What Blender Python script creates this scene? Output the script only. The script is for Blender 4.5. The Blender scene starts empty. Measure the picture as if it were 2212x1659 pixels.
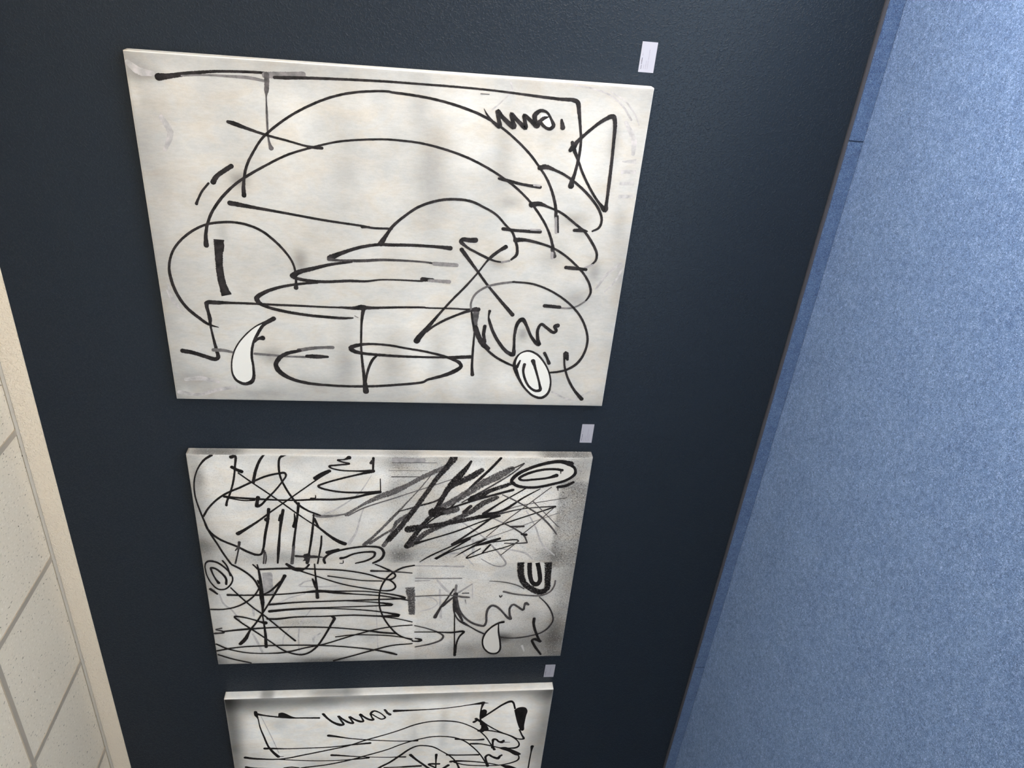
import bpy, bmesh, math, random
import numpy as np
from mathutils import Matrix, Vector
random.seed(7); rng = np.random.default_rng(7)
sc = bpy.context.scene
C = sc.collection
# ------------------------------------------------------------------ camera
cd = bpy.data.cameras.new('camera'); cam = bpy.data.objects.new('camera', cd); C.objects.link(cam)
cd.sensor_fit = 'HORIZONTAL'; cd.sensor_width = 36.0
cd.lens = 36.0 * 1673.91 / 2212.0
cd.clip_start = 0.02
Rw = [[0.082529, -0.101064, -0.991451], [-0.863666, -0.503646, -0.020553], [-0.497263, 0.857979, -0.128851]]                      # rows: image right, image down, view direction (world axes)
M = Matrix(((Rw[0][0], -Rw[1][0], -Rw[2][0]), (Rw[0][1], -Rw[1][1], -Rw[2][1]), (Rw[0][2], -Rw[1][2], -Rw[2][2])))
cam.matrix_world = Matrix.Translation((0.0, -2.5352, 1.4936)) @ M.to_4x4()
sc.camera = cam
# ------------------------------------------------------------------ world, lights, exposure
sc.view_settings.view_transform = 'Standard'; sc.view_settings.look = 'None'
sc.view_settings.exposure = -0.25; sc.view_settings.gamma = 1.0; sc.view_settings.use_curve_mapping = False
wd = bpy.data.worlds.new('daylight'); sc.world = wd; wd.use_nodes = True
wd.node_tree.nodes['Background'].inputs[0].default_value = (0.85, 0.93, 1.0, 1); wd.node_tree.nodes['Background'].inputs[1].default_value = 0.5
def area(name, loc, aim, sx, sy, power, col, spread=180):
    l = bpy.data.lights.new(name, 'AREA'); l.shape = 'RECTANGLE'; l.size = sx; l.size_y = sy
    l.energy = power; l.color = col; l.spread = math.radians(spread)
    o = bpy.data.objects.new(name, l); C.objects.link(o); o.location = loc
    o.rotation_euler = (Vector(aim) - Vector(loc)).to_track_quat('-Z', 'Y').to_euler()
    return o
area('window_daylight_right', (0.58, -1.45, 0.70), (0, -1.45, 0.70), 2.3, 1.3, 85, (1.0, 0.93, 0.86))
area('fill_light_front', (-3.4, -6.1, 0.95), (-3.4, 0, 0.95), 3.8, 1.7, 62, (1.0, 0.93, 0.84))  # added fill at an unseen front opening, brightens the farther paintings
sl = bpy.data.lights.new('sun', 'SUN'); sl.energy = 98.0; sl.angle = math.radians(0.6); sl.color = (1.0, 0.80, 0.50)
sun = bpy.data.objects.new('sun', sl); C.objects.link(sun); sun.location = (8, 3, 6)
sun.rotation_euler = Vector((-1.0, -0.68, -0.62)).to_track_quat('-Z', 'Y').to_euler()

# ------------------------------------------------------------------ helpers
def lin(c):
    c = c / 255.0
    return c / 12.92 if c <= 0.04045 else ((c + 0.055) / 1.055) ** 2.4
def rgb(r, g, b): return (lin(r), lin(g), lin(b), 1)
def mat(name, col=(0.5, 0.5, 0.5, 1), rough=0.6, spec=0.5):
    m = bpy.data.materials.new(name); m.use_nodes = True
    b = m.node_tree.nodes['Principled BSDF']
    b.inputs['Base Color'].default_value = col; b.inputs['Roughness'].default_value = rough
    b.inputs['Specular IOR Level'].default_value = spec
    return m, m.node_tree, b
def node(nt, typ, **kw):
    n = nt.nodes.new(typ)
    for k, v in kw.items():
        if k.startswith('i_'): n.inputs[k[2:].replace('_', ' ')].default_value = v
        else: setattr(n, k, v)
    return n
def coords(nt, scale=(1, 1, 1)):
    t = node(nt, 'ShaderNodeNewGeometry'); mp = node(nt, 'ShaderNodeMapping'); mp.inputs['Scale'].default_value = scale
    nt.links.new(t.outputs['Position'], mp.inputs['Vector']); return mp.outputs['Vector']
def noise(nt, vec, scale, detail=2.0, rough=0.5, dist=0.0):
    n = node(nt, 'ShaderNodeTexNoise'); n.inputs['Scale'].default_value = scale; n.inputs['Detail'].default_value = detail
    n.inputs['Roughness'].default_value = rough; n.inputs['Distortion'].default_value = dist
    nt.links.new(vec, n.inputs['Vector']); return n.outputs['Fac']
def ramp(nt, fac, stops):
    r = node(nt, 'ShaderNodeValToRGB'); e = r.color_ramp.elements
    while len(e) < len(stops): e.new(0.5)
    for el, (p, c) in zip(e, stops): el.position = p; el.color = c
    nt.links.new(fac, r.inputs['Fac']); return r.outputs['Color']
def bump(nt, bsdf, h, strength, dist):
    b = node(nt, 'ShaderNodeBump'); b.inputs['Strength'].default_value = strength; b.inputs['Distance'].default_value = dist
    nt.links.new(h, b.inputs['Height']); nt.links.new(b.outputs['Normal'], bsdf.inputs['Normal']); return b
def math_(nt, op, a, b=None, clamp=False):
    m = node(nt, 'ShaderNodeMath', operation=op, use_clamp=clamp)
    for i, v in enumerate((a, b)):
        if v is None: continue
        if isinstance(v, (int, float)): m.inputs[i].default_value = v
        else: nt.links.new(v, m.inputs[i])
    return m.outputs[0]
def mixrgb(nt, fac, a, b, mode='MIX'):
    m = node(nt, 'ShaderNodeMix', data_type='RGBA', blend_type=mode)
    for s, v in ((0, fac), (6, a), (7, b)):
        if isinstance(v, (int, float)): m.inputs[s].default_value = v
        elif isinstance(v, tuple): m.inputs[s].default_value = v
        else: nt.links.new(v, m.inputs[s])
    return m.outputs[2]
def link(name, me, m=None, parent=None):
    o = bpy.data.objects.new(name, me); C.objects.link(o)
    if m is not None and not me.materials: me.materials.append(m)
    if parent is not None: o.parent = parent
    return o
def bm_box(bm, x0, x1, y0, y1, z0, z1, bev=0.0):
    r = bmesh.ops.create_cube(bm, size=1.0)
    for v in r['verts']:
        v.co = Vector(((x0 + x1) / 2 + v.co.x * (x1 - x0), (y0 + y1) / 2 + v.co.y * (y1 - y0), (z0 + z1) / 2 + v.co.z * (z1 - z0)))
    if bev:
        es = list({e for v in r['verts'] for e in v.link_edges})
        bmesh.ops.bevel(bm, geom=es, offset=bev, segments=2, affect='EDGES')
def box(name, x0, x1, y0, y1, z0, z1, m, parent=None, bev=0.0):
    bm = bmesh.new(); bm_box(bm, x0, x1, y0, y1, z0, z1, bev)
    me = bpy.data.meshes.new(name); bm.to_mesh(me); bm.free(); return link(name, me, m, parent)
def structure(o): o['kind'] = 'structure'; return o
# ------------------------------------------------------------------ materials
def textured_paint(name, c, rough, spec, strength, scale=1.0, c2=None):
    m, nt, b = mat(name, c, rough, spec)
    v = coords(nt)
    n1 = noise(nt, v, 165 * scale, 2.0, 0.5, 0.5); n2 = noise(nt, v, 80 * scale, 2.0, 0.5, 1.0); n3 = noise(nt, v, 300, 1.0)
    k1 = ramp(nt, n1, [(0.52, (0, 0, 0, 1)), (0.66, (1, 1, 1, 1))])
    k2 = ramp(nt, n2, [(0.54, (0, 0, 0, 1)), (0.63, (1, 1, 1, 1))])
    h = math_(nt, 'ADD', math_(nt, 'MULTIPLY', k1, 0.7), math_(nt, 'ADD', math_(nt, 'MULTIPLY', k2, 0.5), math_(nt, 'MULTIPLY', n3, 0.15)))
    bump(nt, b, h, strength, 0.002)
    return m
M_WALL = textured_paint('charcoal_wall_paint', rgb(29, 37, 47), 0.3, 0.18, 0.48)
M_WHITE_WALL = textured_paint('white_wall_paint', rgb(228, 216, 198), 0.6, 0.3, 0.9)
M_ROOM = textured_paint('pale_wall_paint', rgb(228, 222, 212), 0.7, 0.3, 0.4)
def carpet(name, k, hue=(0.97, 1.0, 1.06)):
    m, nt, b = mat(name, (0.2, 0.3, 0.5, 1), 0.95, 0.12)
    v = coords(nt)
    n1 = noise(nt, v, 185, 3.0, 0.6, 1.9); n2 = noise(nt, v, 320, 2.0, 0.6, 2.6); n3 = noise(nt, v, 6, 3.0, 0.6); n4 = noise(nt, v, 40, 2.0, 0.6)
    f = math_(nt, 'ADD', math_(nt, 'MULTIPLY', n1, 0.50), math_(nt, 'ADD', math_(nt, 'MULTIPLY', n2, 0.40), math_(nt, 'MULTIPLY', n4, 0.10)))
    g = lambda r_, g_, b_: tuple(x * k * h_ for x, h_ in zip(rgb(r_, g_, b_)[:3], hue)) + (1,)
    c = ramp(nt, f, [(0.40, g(24, 46, 84)), (0.46, g(62, 96, 148)), (0.51, g(92, 126, 176)), (0.565, g(140, 170, 210)), (0.63, g(206, 222, 242))])
    c = mixrgb(nt, 0.25, c, ramp(nt, n3, [(0.3, g(70, 100, 150)), (0.7, g(112, 140, 184))]))
    nt.links.new(c, b.inputs['Base Color'])
    b.inputs['Sheen Weight'].default_value = 0.3; b.inputs['Sheen Roughness'].default_value = 0.5; b.inputs['Sheen Tint'].default_value = (0.8, 0.9, 1, 1)
    bump(nt, b, f, 1.0, 0.008)
    return m
M_CARPET = carpet('blue_heather_carpet', 1.38)
M_CARPET_SHADED = carpet('blue_heather_carpet_shaded', 0.54, (0.9, 1.12, 1.36))  # same carpet as the floor, shade on the upright face put into its colour
M_VINYL, _, _ = mat('grey_vinyl_edging', rgb(66, 67, 74), 0.5, 0.3)
M_TEE, _, _ = mat('ceiling_tee_enamel', rgb(176, 164, 148), 0.5, 0.4)
M_TILE, nt, b = mat('mineral_fibre_tile', rgb(205, 197, 184), 0.9, 0.2)
v = coords(nt, (1, 0.55, 1))
n1 = noise(nt, v, 150, 2.0, 0.5, 0.5); n2 = noise(nt, v, 60, 3.0, 0.6)
c = ramp(nt, n1, [(0.27, rgb(96, 88, 78)), (0.33, rgb(228, 214, 192)), (0.60, rgb(231, 217, 196)), (0.72, rgb(243, 231, 212))])
nt.links.new(c, b.inputs['Base Color'])
h = math_(nt, 'ADD', ramp(nt, n1, [(0.26, (0, 0, 0, 1)), (0.36, (1, 1, 1, 1))]), math_(nt, 'MULTIPLY', n2, 0.6))
bump(nt, b, h, 0.7, 0.0016)
M_GRID, _, _ = mat('white_enamel_grid', rgb(196, 188, 176), 0.5, 0.4)
M_PLENUM, _, _ = mat('plenum_deck', rgb(60, 58, 55), 0.9, 0.2)
M_LAMP, nt, b = mat('added_lamp_diffuser', (0.9, 0.9, 0.9, 1), 0.6, 0.2)
b.inputs['Emission Color'].default_value = (1, 0.82, 0.60, 1); b.inputs['Emission Strength'].default_value = 30.0
M_CARD, _, _ = mat('white_card_stock', rgb(158, 159, 172), 0.55, 0.3)
M_PRINT, _, _ = mat('printed_ink_dark', rgb(64, 62, 72), 0.6, 0.2)
M_PRINT_PALE, _, _ = mat('printed_ink_pale', rgb(128, 126, 138), 0.6, 0.2)
# canvas: colour and speckle come from the painted colour attribute
M_CANVAS, nt, b = mat('painted_canvas', (0.8, 0.8, 0.8, 1), 0.65, 0.3)
at = node(nt, 'ShaderNodeAttribute', attribute_name='paint'); tc = node(nt, 'ShaderNodeTexCoord')
def scaled(s):
    mp = node(nt, 'ShaderNodeMapping'); mp.inputs['Scale'].default_value = s
    nt.links.new(tc.outputs['Object'], mp.inputs['Vector']); return mp.outputs['Vector']
st = noise(nt, scaled((1.0, 1.0, 0.28)), 55, 5.0, 0.7); cl = noise(nt, scaled((1, 1, 1)), 9, 4.0, 0.6, 0.6); fine = noise(nt, scaled((1, 1, 0.7)), 260, 2.0, 0.6); fine2 = noise(nt, scaled((1, 1, 1)), 170, 3.0, 0.7, 0.4)
mod = math_(nt, 'ADD', math_(nt, 'MULTIPLY', st, 0.22), math_(nt, 'ADD', math_(nt, 'MULTIPLY', cl, 0.22), 0.77))
comb = node(nt, 'ShaderNodeCombineColor')
for k in range(3): nt.links.new(mod, comb.inputs[k])
c = mixrgb(nt, 1.0, at.outputs['Color'], comb.outputs[0], 'MULTIPLY')
hm = noise(nt, scaled((1.0, 1.0, 0.6)), 14, 4.0, 0.65, 0.8)
c = mixrgb(nt, 1.0, c, ramp(nt, hm, [(0.36, (0.95, 0.972, 1.0, 1)), (0.5, (1, 1, 1, 1)), (0.66, (1.0, 0.962, 0.915, 1))]), 'MULTIPLY')
gr = ramp(nt, noise(nt, scaled((1.3, 1.0, 0.45)), 120, 4.0, 0.75), [(0.42, (0.93, 0.93, 0.93, 1)), (0.56, (1, 1, 1, 1))])
c = mixrgb(nt, 0.8, c, gr, 'MULTIPLY')
dk = ramp(nt, fine, [(0.53, (0, 0, 0, 1)), (0.66, (1, 1, 1, 1))])
c = mixrgb(nt, math_(nt, 'MULTIPLY', dk, at.outputs['Alpha'], True), c, (0.045, 0.043, 0.045, 1))
wk = ramp(nt, fine2, [(0.60, (0, 0, 0, 1)), (0.66, (1, 1, 1, 1))])
c = mixrgb(nt, math_(nt, 'MULTIPLY', wk, math_(nt, 'MULTIPLY', at.outputs['Alpha'], 0.8), True), c, (0.80, 0.80, 0.80, 1))
nt.links.new(c, b.inputs['Base Color'])
bump(nt, b, math_(nt, 'ADD', noise(nt, scaled((1, 1, 1)), 420, 1.0), st), 0.25, 0.0006)
M_PAINT_WHITE, _, _ = mat('white_paint', rgb(212, 212, 210), 0.5, 0.3)
M_PAINT_GREY, _, _ = mat('pale_grey_paint', rgb(204, 202, 198), 0.5, 0.3)
ink_cache = {}
def ink(tone, dry, black=30, k=1.0):
    key = (round(tone, 2), dry, black)
    if key in ink_cache: return ink_cache[key]
    base = black + (1 - tone) * (235 - black)
    k = 1.0 + (k - 1.0) * min(1.0, (1 - tone) * 1.6)          # pale washes take the brightness of their canvas
    base = 255 * ((lin(base) * k) ** (1 / 2.2)) if tone < 0.95 else base
    warm = 1 if tone > 0.6 else -1
    m, nt, b = mat('ink_wash', rgb(base + warm, base, base + (1 if tone > 0.6 else 0)), 0.55, 0.18)
    tc = node(nt, 'ShaderNodeTexCoord'); v = tc.outputs['Object']
    n = noise(nt, v, 45, 3.0, 0.6)
    lo = rgb(max(6, base - 12), max(6, base - 13), max(6, base - 12)); hi = rgb(base + 22, base + 18, base + 20)
    c = ramp(nt, n, [(0.35, lo), (0.7, hi)])
    nt.links.new(c, b.inputs['Base Color'])
    if dry:                                    # dry brush: bare canvas shows through the broken bristle marks
        mp = node(nt, 'ShaderNodeMapping'); mp.inputs['Rotation'].default_value = (0, math.radians(25), 0); mp.inputs['Scale'].default_value = (1, 1, 0.5)
        nt.links.new(v, mp.inputs['Vector'])
        d = noise(nt, mp.outputs['Vector'], 330, 3.0, 0.7)
        a = ramp(nt, d, [(0.50 - 0.0 + (0.06 if tone > 0.9 else 0.0), (1, 1, 1, 1)), (0.64, (0.08, 0.08, 0.08, 1))])
        nt.links.new(a, b.inputs['Alpha'])
    ink_cache[key] = m
    return m
# ------------------------------------------------------------------ the room
X0, X1, Y0, ZC, ZH = -9.0, 0.6, -6.2, 2.9148, 2.8347
ZB, ZT = 0.0551, 0.0666
structure(box('wall_back', X0, X1, 0.0, 0.12, ZT - 0.03, ZH, M_WALL))
hb = structure(box('trim_1', X0, X1, -0.0012, 0.12, ZH, ZC + 0.25, M_WHITE_WALL))
hb['label'] = 'white textured wall band above the charcoal wall'
structure(box('wall_left', X0 - 0.12, X0, Y0, 0.12, 0, ZC + 0.25, M_ROOM))
structure(box('floor', X0 - 0.12, X1 + 0.12, Y0 - 0.12, 0.12, -0.1, 0.0, M_CARPET))
structure(box('wall_front', X0, X1 + 0.12, Y0 - 0.12, Y0, 1.85, ZC + 0.25, M_ROOM))
wf = bpy.data.objects['wall_front']
box('pier', X0, -5.35, Y0 - 0.12, Y0, 0, 1.85, M_ROOM, wf); box('pier', -1.45, X1 + 0.12, Y0 - 0.12, Y0, 0, 1.85, M_ROOM, wf)
wr = structure(box('wall_right', X1, X1 + 0.12, Y0, 0.12, 2.05, ZC + 0.25, M_ROOM))
box('pier', X1, X1 + 0.12, -0.28, 0.12, 0, 2.05, M_ROOM, wr); box('pier', X1, X1 + 0.12, Y0, -2.62, 0, 2.05, M_ROOM, wr)

# carpet cove base in lengths, capped with a grey vinyl edging
bb = box('baseboard_back', X0, X1, -0.001, 0.12, 0.0, ZB, M_CARPET_SHADED); structure(bb)
seams = [X0, -8.27, -5.68, -3.087, -0.496, X1]
for a, c_ in zip(seams[:-1], seams[1:]):
    box('carpet_strip', a + 0.0015, c_ - 0.0015, -0.008, -0.001, 0.001, ZB, M_CARPET_SHADED, bb, 0.002)
ed = box('baseboard_edging', X0, X1, -0.0085, 0.02, ZB, ZT, M_VINYL, bb, 0.0018)
ed['label'] = 'thin grey edging capping the carpet base'
# ceiling: T-bar grid with lay-in tiles
ceil = structure(box('ceiling', X0 - 0.12, X1 + 0.12, Y0 - 0.12, 0.12, ZC + 0.25, ZC + 0.33, M_PLENUM))
S, JX, WY, TB = 0.6096, -1.7017, 0.5121, 0.012
kx = [JX - S * k for k in range(-12, 20) if X0 < JX - S * k < X1]; kx.sort()
rows = [0.0, WY]
while rows[-1] + S < -Y0: rows.append(rows[-1] + S)
rows.append(-Y0)
for x in kx:                                    # cross tees run out from the wall
    o = box('ceiling_tee', x - TB, x + TB, Y0, -0.022, ZC, ZC + 0.03, M_TEE, ceil)
for r in rows[1:-1]:
    box('ceiling_tee', X0, X1, -r - TB, -r + TB, ZC - 0.0004, ZC + 0.03, M_TEE, ceil)
bm = bmesh.new(); bm_box(bm, X0, X1, -0.022, -0.0012, ZC, ZC + 0.0012); bm_box(bm, X0, X1, -0.0025, -0.0012, ZC, ZC + 0.025)
me = bpy.data.meshes.new('wall_angle'); bm.to_mesh(me); bm.free(); link('wall_angle', me, M_GRID, ceil)
xs = [X0] + kx + [X1]
tiles = {}
def tile_mesh(w, d):
    key = (round(w, 3), round(d, 3))
    if key not in tiles:
        bm = bmesh.new(); bm_box(bm, -w / 2, w / 2, -d / 2, d / 2, 0.0, 0.016, 0.0025)
        me = bpy.data.meshes.new('ceiling_tile'); bm.to_mesh(me); bm.free(); me.materials.append(M_TILE); tiles[key] = me
    return tiles[key]
for i in range(len(xs) - 1):
    for j in range(len(rows) - 1):
        w = xs[i + 1] - xs[i] - 0.008; dd = rows[j + 1] - rows[j] - 0.008
        if w < 0.03 or dd < 0.03: continue
        o = link('ceiling_tile', tile_mesh(w, dd), None, ceil)
        o.location = ((xs[i] + xs[i + 1]) / 2, -(rows[j] + rows[j + 1]) / 2, ZC + 0.004 + 0.0008 * random.random())
        o.rotation_euler = (random.uniform(-.0012, .0012), random.uniform(-.0012, .0012), 0)
        if (i + j) % 2: o.scale = (1, 1, 1)
# unseen globe pendants, added to throw warm light on ceiling and floor
for n, (px, py) in enumerate(((0.3, -1.5), (0.3, -4.3))):
    e = bpy.data.objects.new('added_pendant_lamp', None); C.objects.link(e); e.location = (px, py, ZC)
    e['label'] = ('added opal globe pendant, unseen, nearest the charcoal wall', 'added opal globe pendant, unseen, farther from the charcoal wall')[n]
    e['category'] = 'lamp'; e['group'] = 'added globe pendants'
    bm = bmesh.new(); bmesh.ops.create_cone(bm, cap_ends=True, segments=24, radius1=0.055, radius2=0.05, depth=0.03, matrix=Matrix.Translation((0, 0, -0.0155)))
    me = bpy.data.meshes.new('canopy'); bm.to_mesh(me); bm.free(); link('canopy', me, M_GRID, e)
    bm = bmesh.new(); bmesh.ops.create_cone(bm, cap_ends=True, segments=10, radius1=0.004, radius2=0.004, depth=0.5, matrix=Matrix.Translation((0, 0, -0.28)))
    me = bpy.data.meshes.new('cord'); bm.to_mesh(me); bm.free(); link('cord', me, M_VINYL, e)
    bm = bmesh.new(); bmesh.ops.create_uvsphere(bm, u_segments=24, v_segments=14, radius=0.14, matrix=Matrix.Translation((0, 0, -0.66)))
    me = bpy.data.meshes.new('globe'); bm.to_mesh(me); bm.free(); me.polygons.foreach_set('use_smooth', [True] * len(me.polygons)); link('globe', me, M_LAMP, e)
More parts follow.
